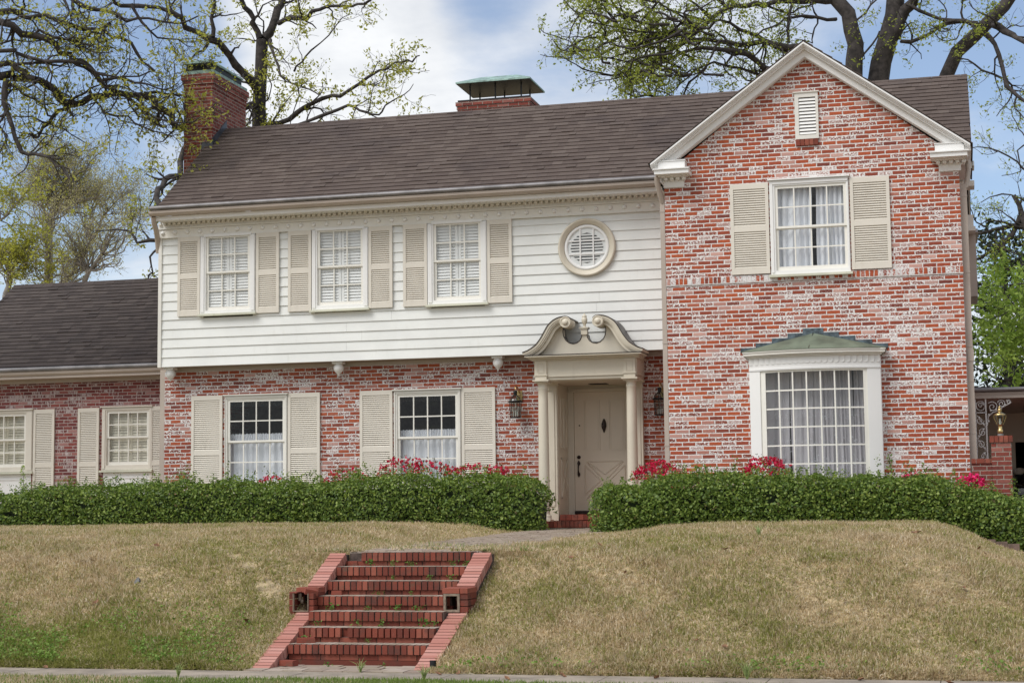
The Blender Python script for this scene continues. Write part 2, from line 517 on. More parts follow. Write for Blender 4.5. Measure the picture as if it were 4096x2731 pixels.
def empty(name, loc):
    o = bpy.data.objects.new(name, None)
    o.empty_display_size = .2
    o.location = loc
    COL.objects.link(o)
    return o


def tag(o, label=None, cat=None, group=None, kind=None):
    for k, v in (('label', label), ('category', cat), ('group', group), ('kind', kind)):
        if v:
            o[k] = v
    return o


def arr_mesh(name, verts, nper):
    """mesh of many loose n-gons from an array (N, nper, 3)"""
    N = len(verts)
    me = bpy.data.meshes.new(name)
    me.vertices.add(N * nper)
    me.vertices.foreach_set('co', np.ascontiguousarray(verts, dtype=np.float32).ravel())
    me.loops.add(N * nper)
    me.loops.foreach_set('vertex_index', np.arange(N * nper, dtype=np.int32))
    me.polygons.add(N)
    me.polygons.foreach_set('loop_start', np.arange(0, N * nper, nper, dtype=np.int32))
    me.update(calc_edges=True)
    return me


RNG = np.random.default_rng(7)
random.seed(11)


def unit(a):
    return a / np.maximum(1e-9, np.linalg.norm(a, axis=-1, keepdims=True))


def leaves(cent, size, aspect=.6, bias=None, rng=RNG, jit=.5):
    """leaf-sized rhombs at the centres (N,3)"""
    N = len(cent)
    nrm = unit(rng.normal(size=(N, 3)) + (0 if bias is None else bias))
    u = unit(np.cross(nrm, rng.normal(size=(N, 3))))
    w = np.cross(nrm, u)
    L = (size * (1 + jit * rng.uniform(-1, 1, N)))[:, None]
    q = np.stack([cent - u * L * .5, cent + w * L * aspect * .5 - u * L * .05, cent + u * L * .5, cent - w * L * aspect * .5 - u * L * .05], 1)
    return q


def fbm(x, y=0.0, z=0.0, s=1.0, seed=0.0):
    x, y, z = np.asarray(x) * s, np.asarray(y) * s, np.asarray(z) * s
    r = 0
    a = 1.0
    for k in range(4):
        f = 1.9 ** k
        r = r + a * (np.sin(x * f * 1.3 + 2.1 * k + seed + 1.7 * np.sin(y * f * .9 + k + seed)) * np.cos(z * f * 1.1 + y * f * .7 + 1.3 * k)
                     + np.sin((x + y) * f * .8 - z * f * 1.2 + 4.2 * k + seed * 2)) * .5
        a *= .55
    return r / 2.0


# ------------------------------------------------------------------ ground
PY = [15.74, 15.80, 16.0, 16.5, 17.3, 18.1, 19.2, 20.5, 22.0, 24.0, 27.0, 60.0]
PZ = [-.14, -.085, -.01, .165, .48, .84, 1.06, 1.165, 1.205, 1.205, 1.17, 1.10]


def ss(x, a, b):
    t = np.clip((x - a) / (b - a), 0, 1)
    return t * t * (3 - 2 * t)


def prof(y):
    return np.interp(y, PY, PZ)


def lawn_h(x, y):
    x, y = np.asarray(x, float), np.asarray(y, float)
    p = prof(y)
    h = p - .43 * ss(x, -.5, .78) * np.maximum(p, 0) / 1.25
    h = h - .045 * ss(x, -5, -3) * ss(y, 18, 21)
    path = .945 + (np.clip(y, 18, 27.5) - 18) * .0155
    near = 1 - ss(np.abs(x + 5.98), .75, np.where(x > -5.98, 3.0, 1.9))
    h = h + (np.minimum(path - .015, h) - h) * near * ss(y, 17.7, 18.2)
    h = h - .10 * (1 - ss(np.abs(x + 5.98), 1.0, 1.7)) * (1 - ss(y, 18.0, 18.5)) * ss(y, 15.75, 15.9)
    # ground below the flight of steps
    instep = (np.abs(x + 5.98) < .86) & (y < 18.25)
    h = np.where(instep, h - .45, h)
    h = h + .022 * fbm(x, y, 0, 2.3, 1.0) * ss(y, 15.8, 16.2)
    return h


xs = np.concatenate([np.linspace(-60, -19, 12)[:-1], np.arange(-19, .761, .13), [.765]])
ys = np.concatenate([[15.74], np.arange(15.78, 28.0, .13), np.linspace(28.2, 90, 14)])
gx, gy = np.meshgrid(xs, ys)
gz = lawn_h(gx, gy)
nx, ny = len(xs), len(ys)
mb = MB()
mb.add(np.stack([gx, gy, gz], -1).reshape(-1, 3).tolist(),
       [(j * nx + i, j * nx + i + 1, (j + 1) * nx + i + 1, (j + 1) * nx + i) for j in range(ny - 1) for i in range(nx - 1)], True)
tag(mb.build('lawn', 'soil'), kind='structure')
mb = MB()
mb.add([(-900, -900, -.33), (900, -900, -.33), (900, 900, -.33), (-900, 900, -.33)], [(0, 1, 2, 3)])
tag(mb.build('ground', 'soil'), kind='structure')
mb = MB()
mb.box(-80, 80, 4.0, 12.9, -.34, -.29)
tag(mb.build('road', 'asphalt'), kind='structure')
mb = MB()
mb.box(-80, 80, 12.9, 13.1, -.34, -.15)
tag(mb.build('kerb', 'concrete'), kind='structure')
mb = MB()
for i in range(-45, 40):
    x0 = i * 1.5 - 4.75 + .004
    if x0 + 1.5 < -40 or x0 > 40:
        continue
    mb.box(x0, x0 + 1.492, 14.62, 15.71, -.24, -.14 + .004 * math.sin(i * 3.1))
tag(mb.build('sidewalk', 'concrete'), kind='structure')
mb = MB()
mb.box(-80, 80, 13.1, 14.62, -.3, -.17)
tag(mb.build('verge_soil', 'soil'), kind='structure')
# brick drive on the right, rising to the carport
mb = MB()
dy = np.linspace(15.74, 40, 60)
for a, b in zip(dy[:-1], dy[1:]):
    za, zb = [float(prof(t) - .46 * max(prof(t), 0) / 1.25 - .012) for t in (a, b)]
    mb.add([(.765, a, za), (6, a, za), (6, b, zb), (.765, b, zb)], [(0, 1, 2, 3)])
tag(mb.build('driveway', 'brick_red'), kind='structure')

# brick path from the top step to the porch
mb = MB()
for j in range(int((27.5 - 18.3) / .108)):
    y0 = 18.3 + j * .108
    z = .955 + (y0 - 18) * .0155
    x = -6.76 + (.11 if j % 2 else 0) + random.uniform(-.01, .01)
    while x < -5.22:
        mb.box(x, min(x + .21, -5.2), y0, y0 + .1, z - .06, z + random.uniform(-.006, .006))
        x += .218
tag(mb.build('brick_path', 'path'), kind='structure')

# ------------------------------------------------------------------ grass
def blades(xy, h0, length, width, lean, name, mat, label, cat, zf=lawn_h, rng=RNG):
    N = len(xy)
    base = np.column_stack([xy, zf(xy[:, 0], xy[:, 1]) - .004])
    a = rng.uniform(0, 2 * np.pi, N)
    th = np.abs(rng.normal(0, lean, N)) + .12
    th = np.minimum(th, 1.45)
    L = length * rng.uniform(.55, 1.35, N) * h0
    dirv = np.column_stack([np.cos(a) * np.sin(th), np.sin(a) * np.sin(th), np.cos(th)])
    tip = base + dirv * L[:, None]
    s = unit(np.cross(dirv, rng.normal(size=(N, 3)))) * (width * rng.uniform(.6, 1.3, N))[:, None]
    mid = base + dirv * L[:, None] * .5 + np.array([0, 0, 1]) * (L * .10)[:, None]
    q = np.stack([base - s * .5, base + s * .5, mid + s * .45, tip, mid - s * .45], 1)
    me = arr_mesh(name, q, 5)
    o = link(name, me, mat)
    return tag(o, label, cat, None, 'stuff')


N = 600000
yy = 15.742 + (RNG.beta(1.0, 1.9, N)) * 11.2
yy[:26000] = 15.735 + RNG.uniform(0, .10, 26000)
wid = np.interp(yy, [15.7, 28], [10.8, 18.5])
xx = .75 - RNG.uniform(0, 1, N) * wid
keep = ~((xx > -6.91) & (xx < -5.05) & (yy < 18.25))
keep &= ~((np.abs(xx + 5.98) < .72 + .10 * fbm(yy, 0, 0, 3.0)) & (yy >= 18.3))
keep &= RNG.uniform(0, 1, N) > .55 * ss(fbm(xx, yy, 0, 1.5, 5.0), .42, .75) * ss(yy, 16.2, 16.8)
keep &= ~((xx > .15) & (yy > 24.3))
xx, yy = xx[keep], yy[keep]
keep2 = RNG.uniform(0, 1, len(xx)) > .85 * ss(fbm(xx, yy, 0, 2.9, 14.0), .38, .62) * ss(-xx, 6.9, 7.1) * (1 - ss(-xx, 8.4, 9.8)) * ss(yy, 16.3, 16.8) * (1 - ss(yy, 18.6, 19.4))
xx, yy = xx[keep2], yy[keep2]
tuft = (.62 + .65 * ss(fbm(xx, yy, 0, 4.5, 2.0), -.5, .6)) * (.85 + .3 * ss(fbm(xx, yy, 0, 1.2, 7.0), -.4, .5))
blades(np.column_stack([xx, yy]), tuft, .058, .0080, .9, 'lawn_grass', 'grass',
       'dry straw coloured lawn grass mixed with olive blades on the bank', 'grass')
# verge in front of the pavement
N = 70000
xx = RNG.uniform(-11, 1.5, N)
yy = 13.9 + RNG.uniform(0, 1.27, N) ** .8
edge = 14.96 + .16 * fbm(xx, 0, 0, 1.1, 3.3) + np.where(xx < -7.2, .04, 0) + .10 * ss(xx, -6.2, -4.4) - .10 * ss(xx, -2.0, -.4)
k = yy < edge - RNG.uniform(0, .08, N)
xx, yy = xx[k], yy[k]
blades(np.column_stack([xx, yy]), np.ones(len(xx)), .06, .008, .6, 'verge_grass', 'verge',
       'bright green and straw grass of the street verge below the pavement', 'grass', zf=lambda x, y: np.full(len(x), -.165))
# clover and low weeds in the damp corner bottom left and along the foot of the bank
N = 44000
xx = RNG.uniform(-11, .5, N)
yy = 15.78 + RNG.uniform(0, 1, N) ** 1.4 * 1.5
dens = ss(-xx, 6.6, 8.6) * (1 - ss(yy, 16.2, 17.3)) + .25 * (1 - ss(yy, 15.8, 16.2))
k = (RNG.uniform(0, 1, N) < dens * ss(fbm(xx, yy, 0, 3.0, 9.0), -.25, .25)) & ~((xx > -7.05) & (xx < -4.98))
xx, yy = xx[k], yy[k]
cc = np.column_stack([xx, yy, lawn_h(xx, yy) + RNG.uniform(.015, .075, len(xx))])
o = link('clover', arr_mesh('clover', leaves(cc, .026, .85, np.array([0, -.3, 1.2])), 4), 'clover')
tag(o, 'patch of green clover spreading at the foot of the left bank', 'clover', None, 'stuff')
# moss and short weeds that creep over the path edge at the top step
N = 11000
xx = RNG.uniform(-7.2, -4.6, N)
yy = 18.3 + RNG.uniform(0, 1, N) ** 2 * 2.4
k = RNG.uniform(0, 1, N) < ss(fbm(xx, yy, 0, 3.2, 12.0), -.1, .4)
xx, yy = xx[k], yy[k]
blades(np.column_stack([xx, yy]), np.ones(len(xx)), .045, .008, .7, 'path_weeds', 'verge',
       'short green weeds creeping over the brick path above the top step', 'weeds', zf=lambda x, y: .955 + (y - 18) * .0155)

# ------------------------------------------------------------------ the house
YS, YB, YG, YW = 28.35, 28.70, 27.0, 31.0          # siding, lower brick, gable and wing planes
house = tag(empty('brick_house', (-7.0, 28.7, 1.1)),
            'two storey red brick house, whitewashed, with white siding upstairs and a front gable', 'house')


def wall_holes(mb, x0, x1, z0, z1, holes, y, depth=.16):
    """front face of a wall on plane y with rectangular openings and their reveals"""
    X = sorted({x0, x1, *[h[0] for h in holes], *[h[1] for h in holes]})
    Z = sorted({z0, z1, *[h[2] for h in holes], *[h[3] for h in holes]})
    for i in range(len(X) - 1):
        for j in range(len(Z) - 1):
            cx, cz = (X[i] + X[i + 1]) / 2, (Z[j] + Z[j + 1]) / 2
            if any(h[0] < cx < h[1] and h[2] < cz < h[3] for h in holes):
                continue
            mb.add([(X[i], y, Z[j]), (X[i + 1], y, Z[j]), (X[i + 1], y, Z[j + 1]), (X[i], y, Z[j + 1])], [(0, 1, 2, 3)])
    for (a, b, c, d) in holes:
        y2 = y + depth
        mb.add([(a, y, c), (b, y, c), (b, y, d), (a, y, d), (a, y2, c), (b, y2, c), (b, y2, d), (a, y2, d)],
               [(0, 4, 5, 1), (1, 5, 6, 2), (2, 6, 7, 3), (3, 7, 4, 0)])


XL, XR = -14.24, 0.12
# lower brick front, left flank, back and right flank of the main block
mb = MB()
wall_holes(mb, XL, -4.4, .9, 4.03, [(-12.98, -11.83, 1.84, 3.50), (-9.71, -8.55, 1.84, 3.50), (-6.76, -5.43, 1.2, 3.63)], YB)
mb.add([(XL, YB, .9), (XL, 32.6, .9), (XL, 32.6, 6.8), (XL, YB, 6.8)], [(3, 2, 1, 0)])
mb.add([(XL, 32.6, .9), (XR, 32.6, .9), (XR, 32.6, 6.8), (XL, 32.6, 6.8)], [(3, 2, 1, 0)])
mb.add([(XR, YG, .9), (XR, 32.6, .9), (XR, 32.6, 6.6), (XR, 30.5, 8.7), (XR, 28.2, 6.8), (XR, YG, 6.8)], [(0, 1, 2, 3, 4, 5)])
mb.add([(XL, 28.4, 6.4), (XL, 32.6, 6.6), (XL, 30.5, 8.85)], [(0, 2, 1)])
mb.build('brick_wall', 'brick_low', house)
# gable front
mb = MB()
GZ = 7.06
wall_holes(mb, -4.525, XR, .9, GZ, [(-2.76, -1.62, 5.13, 6.54), (-3.06, -1.34, 1.55, 3.62)], YG)
mb.add([(-4.2, YG, GZ), (-.20, YG, GZ), (-2.2, YG, 8.60)], [(0, 1, 2)])
mb.add([(-4.525, YG, .9), (-4.525, YB, .9), (-4.525, YB, 6.9), (-4.525, YG, 6.9)], [(0, 1, 2, 3)])
gwall = mb.build('gable_wall', 'brick', house)
mb = MB()
mb.box(-4.53, XR + .008, YG - .018, YG + .05, 4.978, 5.092)
mb.build('rowlock_band', 'rowlock', house)
# floors and inner walls close the rooms
mb = MB()
mb.box(XL + .02, XR - .02, 28.9, 32.55, 4.12, 4.2)
mb.box(XL + .02, XR - .02, 28.9, 32.55, 1.2, 1.28)
mb.box(-4.5, -4.42, 28.72, 32.5, 1.28, 6.8)
mb.box(-7.4, -7.3, 28.9, 32.5, 1.28, 4.1)
mb.box(XL + .05, XR - .05, 32.4, 32.5, 1.3, 6.5)
mb.box(XL + .05, XR - .03, 28.5, 32.55, 6.55, 6.62)
mb.build('inner_wall', 'room', house)

# siding boards
mb = MB()
EXPO, Z0 = .173, 4.084
WCAS = [(-13.35, -12.27, 5.02, 6.47), (-11.17, -10.10, 5.00, 6.47), (-8.99, -7.905, 4.99, 6.47)]
k = 0
while Z0 + k * EXPO < 6.46:
    a, b = Z0 + k * EXPO, min(Z0 + (k + 1) * EXPO + .012, 6.47)
    cuts = [-14.175, -4.6]
    iv = [(-14.150, -4.6)]
    for (hx0, hx1, hz0, hz1) in WCAS:
        if a < hz1 - .02 and b > hz0 + .06:
            iv = [q for (p0, p1) in iv for q in ((p0, min(p1, hx0 + .05)), (max(p0, hx1 - .05), p1)) if q[1] - q[0] > .01]
    for (p0, p1) in iv:
        js = [p0]
        x = p0 + random.uniform(1.5, 4.5)
        while x < p1 - 1.0:
            js.append(x)
            x += random.uniform(3.0, 4.9)
        js.append(p1)
        for q0, q1 in zip(js[:-1], js[1:]):
            dz = random.uniform(-.0015, .0015)
            yf = YS - .026
            mb.hexa([(q0, yf, a + dz), (q1 - .003, yf, a + dz), (q1 - .003, YS + .02, a + dz), (q0, YS + .02, a + dz),
                     (q0, YS - .006, b), (q1 - .003, YS - .006, b), (q1 - .003, YS + .02, b), (q0, YS + .02, b)])
    k += 1
mb.build('siding', 'siding', house)
mb = MB()
mb.box(-14.195, -14.13, YS - .045, YS + .06, 4.078, 6.475)
mb.box(-14.195, -14.16, YS + .07, YB, 4.078, 6.8)
mb.build('corner_board', 'trim', house)
mb = MB()
mb.box(-14.18, -4.53, YS + .03, YB - .002, 4.088, 4.13)
mb.box(-14.23, -4.55, YB - .03, YB + .05, 4.02, 4.085)
mb.build('overhang_soffit', 'tan', house)

# frieze, dentils, soffit and eaves of the main front
mb = MB()
mb.box(-14.2, -4.56, YS - .05, YS + .1, 6.468, 6.622)
mb.box(-14.21, -4.56, YS - .075, YS + .1, 6.625, 6.650)
mb.box(-14.2, -4.56, YS - .045, YS + .1, 6.652, 6.735)
mb.box(-14.2, -4.56, YS - .065, YS - .046, 6.460, 6.474)
fr = mb.build('frieze', 'trim', house)
bossm = MB().lathe([(.039, 0), (.037, -.016), (.026, -.030), (.006, -.036)], (0, 0, 0), 14, 'y').mesh('boss')
for i in range(39):
    if -14.107 + i * .2475 < -4.62:
        link('boss', bossm, 'white_trim', fr).location = (-14.107 + i * .2475, YS - .051, 6.556)
dentm = MB().box(0, .055, 0, .059, 0, .042).mesh('dentil')
for i in range(98):
    link('dentil', dentm, 'trim', fr).location = (-14.18 + .098 * i, YS - .105, 6.70)
mb = MB()
mb.box(-14.10, -4.72, 27.94, 28.34, 6.742, 6.765)
mb.box(-14.10, -4.72, 27.92, 27.955, 6.728, 6.800)
mb.build('fascia', 'white_trim', house)
mb = MB()
mb.prism([(27.80, 6.868), (27.795, 6.885), (27.77, 6.885), (27.775, 6.84), (27.81, 6.802), (27.915, 6.802), (27.915, 6.868)], -14.135, -4.74, 'x')
mb.build('gutter', 'tan', house)
mb = MB()
mb.prism([(27.785 + .055 * math.cos(a), 6.932 + .042 * math.sin(a)) for a in np.linspace(0, 2 * math.pi, 15)[:-1]], -14.10, -4.70, 'x', True)
mb.build('drip_edge', 'edge', house)


# roofs: every shingle tab is a small slab of its own
def shingles(mb, x0, x1, ye, ze, yr, zr, expo, clipfn=None, tabw=.22, thick=.018):
    L = math.hypot(yr - ye, zr - ze)
    sy, sz = (yr - ye) / L, (zr - ze) / L
    n = int(math.ceil(L / expo))
    for r in range(n):
        a, b = r * expo, min((r + 1) * expo + .05, L)
        x = x0 - random.uniform(0, tabw)
        while x < x1:
            w = tabw * random.choice((.55, .8, 1.0, 1.0, 1.2))
            xa, xb = max(x, x0), min(x + w - .004, x1)
            x += w
            xb += .003
            if xb - xa < .02:
                continue
            if clipfn:
                q = clipfn(xa, xb, ye + sy * a)
                if q is None:
                    continue
                xa, xb = q
            t = thick * (random.uniform(.9, 1.12) if random.random() < .93 else 1.5) + .003
            da = a + random.uniform(-.003, .003)
            P = lambda x_, s_, h: (x_, ye + sy * s_ - sz * h * (1 if sz > 0 else -1), ze + sz * s_ + abs(sy) * h)
            mb.hexa([P(xa, da, -.01), P(xb, da, -.01), P(xb, b, -.012), P(xa, b, -.012),
                     P(xa, da, t), P(xb, da, t), P(xb, b, .002), P(xa, b, .002)])


EY, EZ, RY, RZ = 27.84, 6.93, 30.5, 8.965
mb = MB()
shingles(mb, -14.02, .335, EY, EZ, RY, RZ, .149)
x = -14.02
while x < .3:
    mb.prism([(RY - .13, RZ - .085), (RY, RZ + .022), (RY + .13, RZ - .085), (RY, RZ - .01)], x, min(x + .246, .335), 'x')
    x += .25
rf = mb.build('main_roof', 'shingle', house)
mb = MB()
mb.add([(-14.02, RY, RZ - .02), (.335, RY, RZ - .02), (.335, 33.2, EZ - .02), (-14.02, 33.2, EZ - .02)], [(0, 1, 2, 3)])
mb.add([(-14.02, EY + .02, EZ - .03), (.335, EY + .02, EZ - .03), (.335, RY, RZ - .05), (-14.02, RY, RZ - .05)], [(0, 1, 2, 3)])
mb.build('roof_deck', 'shingle_dark', rf)
for (xa, xb) in ((-14.01, -13.98), (.30, .325)):
    mb = MB()
    mb.prism([(EY + .03, EZ - .14), (EY + .03, EZ - .035), (RY, RZ - .06), (33.2, EZ - .04), (33.2, EZ - .14), (RY, RZ - .16)], xa, xb, 'x')
    mb.build('rake_board', 'trim', rf)

# gable roof and its raking boards
GX, GAP = -2.2, 8.785
HALF, SL = 2.54, .724
mb = MB()
for sgn in (-1, 1):
    n = 17
    for r in range(n):
        y = 26.70
        while y < 29.6:
            w = random.choice((.2, .27, .3))
            d0, d1 = HALF * (1 - r / n), HALF * (1 - (r + 1) / n)
            t = .012 + random.uniform(0, .008)
            z0, z1 = GAP - d0 * SL, GAP - d1 * SL + .012
            a, b = GX + sgn * d0, GX + sgn * (d1 - .03)
            mb.hexa([(a, y, z0), (b, y, z1), (b, y + w - .004, z1), (a, y + w - .004, z0),
                     (a, y, z0 + t), (b, y, z1 + .004), (b, y + w - .004, z1 + .004), (a, y + w - .004, z0 + t)])
            y += w
for sgn in (-1, 1):
    mb.add([(GX, 26.72, GAP - .03), (GX + sgn * HALF, 26.72, GAP - HALF * SL - .03), (GX + sgn * HALF, 29.6, GAP - HALF * SL - .03), (GX, 29.6, GAP - .03)], [(0, 1, 2, 3)])
mb.build('gable_roof', 'shingle', house)
mb = MB()
for sgn in (-1, 1):
    def rake(off0, off1, ya, yb, x1=HALF - .04, sgn=sgn):
        # a board that follows the slope between two heights measured down from the roof line
        z0 = GAP - .012
        mb.hexa([(GX, ya, z0 - off1), (GX + sgn * x1, ya, z0 - x1 * SL - off1), (GX + sgn * x1, yb, z0 - x1 * SL - off1), (GX, yb, z0 - off1),
                 (GX, ya, z0 - off0), (GX + sgn * x1, ya, z0 - x1 * SL - off0), (GX + sgn * x1, yb, z0 - x1 * SL - off0), (GX, yb, z0 - off0)])
    rake(.012, .042, 26.700, 26.99)
    rake(.043, .062, 26.725, 26.99)
    rake(.063, .082, 26.760, 26.99)
    rake(.083, .105, 26.790, 26.99, HALF - .10)
    rake(.106, .215, 26.860, 26.995, HALF - .40)
    rake(.216, .226, 26.885, 26.995, HALF - .40)
    x1 = HALF - .399
    xt = (GAP - .012 - .106 - 6.996) / SL
    mb.prism([(GX + sgn * x1, 6.996), (GX + sgn * xt, 6.996), (GX + sgn * x1, GAP - .012 - x1 * SL - .106)], 26.860, 26.995)
mb.build('rake_board', 'white_trim', house)
for sgn, xc in ((-1, -4.36), (1, -.02)):
    X = lambda v: xc + sgn * v
    mb = MB()

    def bx(a, b, *r):
        mb.box(min(X(a), X(b)), max(X(a), X(b)), *r)
    bx(-.212, .225, 26.76, 27.02, 6.870, 6.980)
    bx(-.225, .222, 26.745, 27.01, 6.982, 6.994)
    bx(-.285, .270, 26.655, 27.02, 6.760, 6.828)
    bx(-.295, .290, 26.630, 27.02, 6.829, 6.846)
    bx(-.225, .232, 26.80, 27.02, 6.742, 6.758)
    for i in range(5):
        bx(-.20 + i * .098, -.145 + i * .098, 26.87, 26.97, 6.70, 6.74)
    bx(-.165, .172, 26.965, 27.02, 6.590, 6.685)
    bx(-.178, .185, 26.950, 27.02, 6.686, 6.702)
    bx(-.165, .172, 26.960, 27.02, 6.703, 6.741)
    # return along the side eave
    bx(.10, .24, 27.03, 28.4, 6.70, 6.76)
    bx(.205, .33, 26.80, 28.4, 6.86, 6.93)
    bx(.19, .285, 26.85, 28.4, 6.775, 6.858)
    mb.build('cornice_return', 'white_trim', house)
# eaves trim and gutters running back along the right flank
mb = MB()
mb.box(.13, .30, 28.45, 28.75, 6.70, 6.92)
mb.box(.125, .36, 28.42, 28.8, 6.60, 6.69)
mb.prism([(28.4, 6.93), (28.6, 7.05), (28.85, 6.93)], .13, .37, 'x')
mb.build('side_cornice', 'trim', house)
mb = MB()
mb.box(.13, .33, 29.0, 29.3, 6.02, 6.22)
mb.box(.13, .36, 28.98, 29.34, 5.95, 6.02)
mb.build('side_cornice', 'trim', house)
mb = MB()
mb.box(.125, .36, 29.4, 30.6, 4.9, 6.0)
mb.prism([(29.35, 5.98), (30.0, 6.14), (30.65, 5.98)], .125, .40, 'x')
mb.build('side_bay', 'tan', house)

# louvred vent in the gable
mb = MB()
for b in ((-2.388, -2.325, 7.248, 8.0), (-2.058, -2.018, 7.248, 8.0), (-2.325, -2.058, 7.925, 8.0), (-2.325, -2.058, 7.248, 7.312)):
    mb.box(b[0], b[1], YG - .035, YG + .01, b[2], b[3])
mb.box(-2.41, -1.998, YG - .055, YG + .01, 8.0, 8.018)
vent = mb.build('gable_vent', 'trim', house)
mb = MB()
mb.box(-2.325, -2.058, YG - .004, YG + .004, 7.312, 7.925)
mb.build('vent_back', 'darkroom', vent)
mb = MB()
for i in range(11):
    z = 7.325 + i * .0545
    mb.hexa([(-2.323, YG - .032, z), (-2.06, YG - .032, z), (-2.06, YG - .022, z - .004), (-2.323, YG - .022, z - .004),
             (-2.323, YG - .012, z + .040), (-2.06, YG - .012, z + .040), (-2.06, YG - .003, z + .036), (-2.323, YG - .003, z + .036)])
mb.build('louver', 'white_trim', vent)
mb = MB()
for i in range(5):
    mb.box(-2.383 + i * .0715, -2.383 + i * .0715 + .064, YG - .035, YG + .01, 7.146, 7.245)
mb.build('brick_sill', 'brick_new', vent)


# ------------------------------------------------------------------ windows and shutters
def blind(mb, x0, x1, z0, z1, y):
    """a pair of inner louvred shutters"""
    xm = (x0 + x1) / 2
    for a, b in ((x0, xm - .004), (xm + .004, x1)):
        mb.box(a, a + .05, y, y + .02, z0, z1)
        mb.box(b - .05, b, y, y + .02, z0, z1)
        zm = (z0 + z1) / 2
        for c, d in ((z0, z0 + .07), (zm - .035, zm + .035), (z1 - .07, z1)):
            mb.box(a + .05, b - .05, y, y + .02, c, d)
        for c, d in ((z0 + .07, zm - .035), (zm + .035, z1 - .07)):
            n = int((d - c) / .052)
            for i in range(n):
                z = c + (i + .12) * (d - c) / n
                mb.hexa([(a + .05, y - .004, z), (b - .05, y - .004, z), (b - .05, y + .004, z), (a + .05, y + .004, z),
                         (a + .05, y + .016, z + .050), (b - .05, y + .016, z + .050), (b - .05, y + .024, z + .048), (a + .05, y + .024, z + .048)])


def drape(mb, x0, x1, z0, z1, y, folds, amp, n=None, seed=0, gather=0.0):
    n = n or folds * 8
    nz = 8
    vs = []
    for j in range(nz + 1):
        t = j / nz
        for i in range(n + 1):
            s = i / n
            x = x0 + (x1 - x0) * s + .01 * math.sin(9 * s + seed + 3 * t)
            ph = 2 * math.pi * folds * s + 1.3 * math.sin(5 * s + seed) + .5 * math.sin(3 * t + seed)
            yy_ = y + amp * (math.sin(ph) + .35 * math.sin(2.3 * ph + seed)) * (1 - gather * (1 - t))
            z = z0 + (z1 - z0) * t + (.010 * math.sin(ph * 1.7) if j == nz and gather == 0 else 0)
            vs.append((x, yy_, z))
    mb.add(vs, [(j * (n + 1) + i, j * (n + 1) + i + 1, (j + 1) * (n + 1) + i + 1, (j + 1) * (n + 1) + i) for j in range(nz) for i in range(n)], True)


def window(cx0, cx1, cz0, cz1, gx0, gx1, gz0, gz1, rail, y, cols, rows, inner, cas='trim', glass='glass', head=True):
    """double hung window: casing outer box, glass box, meeting rail; returns the casing object"""
    mb = MB()
    yb = y + .10
    fx0, fx1, fz0, fz1 = gx0 - .045, gx1 + .045, gz0 - .065, gz1 + .045
    for a, b, c, d in ((cx0, fx0, cz0, cz1), (fx1, cx1, cz0, cz1), (fx0, fx1, fz1, cz1), (fx0, fx1, cz0, fz0)):
        mb.box(a, b, y, yb, c, d)
    for a, b, c, d in ((cx0 + .012, fx0 - .03, cz0 + .03, cz1 - .015), (fx1 + .03, cx1 - .012, cz0 + .03, cz1 - .015), (fx0 - .03, fx1 + .03, fz1 + .025, cz1 - .015)):
        mb.box(a, b, y - .014, y, c, d)
    if head:
        mb.box(cx0 - .02, cx1 + .02, y - .045, yb, cz1, cz1 + .022)
    wobj = mb.build('window', cas, house)
    mb = MB()
    mb.hexa([(cx0 - .03, y - .06, cz0 - .045), (cx1 + .03, y - .06, cz0 - .045), (cx1 + .03, yb, cz0 - .045), (cx0 - .03, yb, cz0 - .045),
             (cx0 - .03, y - .06, cz0 - .008), (cx1 + .03, y - .06, cz0 - .008), (cx1 + .03, yb, cz0 + .004), (cx0 - .03, yb, cz0 + .004)])
    mb.build('sill', 'sill', wobj)
    for (z0, z1, yo, nr, zlo, zhi) in ((rail, fz1, y + .018, rows, rail - .018, .045), (fz0, rail - .019, y + .042, rows, fz0, .02)):
        mb = MB()
        top = nr and z0 == rail
        ga, gb = (rail + .018, gz1) if top else (gz0, rail - .034)
        zlow = (rail - .018) if top else fz0
        zup = fz1 if top else rail - .019
        mb.box(fx0, gx0, yo, yo + .028, zlow, zup)
        mb.box(gx1, fx1, yo, yo + .028, zlow, zup)
        mb.box(gx0, gx1, yo, yo + .028, zlow, ga)
        mb.box(gx0, gx1, yo, yo + .028, gb, zup)
        for i in range(1, cols):
            x = gx0 + (gx1 - gx0) * i / cols
            mb.box(x - .0105, x + .0105, yo + .003, yo + .024, ga, gb)
        for j in range(1, nr):
            z = ga + (gb - ga) * j / nr
            mb.box(gx0, gx1, yo + .005, yo + .022, z - .0105, z + .0105)
        mb.build('sash', 'rail', wobj)
        mb = MB()
        mb.add([(gx0, yo + .0135, ga), (gx1, yo + .0135, ga), (gx1, yo + .0135, gb), (gx0, yo + .0135, gb)], [(0, 1, 2, 3)])
        mb.build('glass', glass, wobj)
    inner(wobj, gx0 - .05, gx1 + .05, gz0 - .06, gz1 + .06, y)
    return wobj


def inner_white(w, x0, x1, z0, z1, y):
    mb = MB()
    blind(mb, x0, x1, z0, z1, y + .078)
    mb.build('inner_shutter', 'whiteblind', w)
    mb = MB()
    mb.box(x0, x1, y + .108, y + .118, z0, z1)
    mb.build('shutter_back', 'whiteblind', w)


def inner_cream(w, x0, x1, z0, z1, y):
    mb = MB()
    blind(mb, x0, x1, z0, z1, y + .12)
    mb.build('inner_shutter', 'creamblind', w)
    mb = MB()
    mb.box(x0, x1, y + .17, y + .18, z0, z1)
    mb.build('shutter_back', 'creamblind', w)


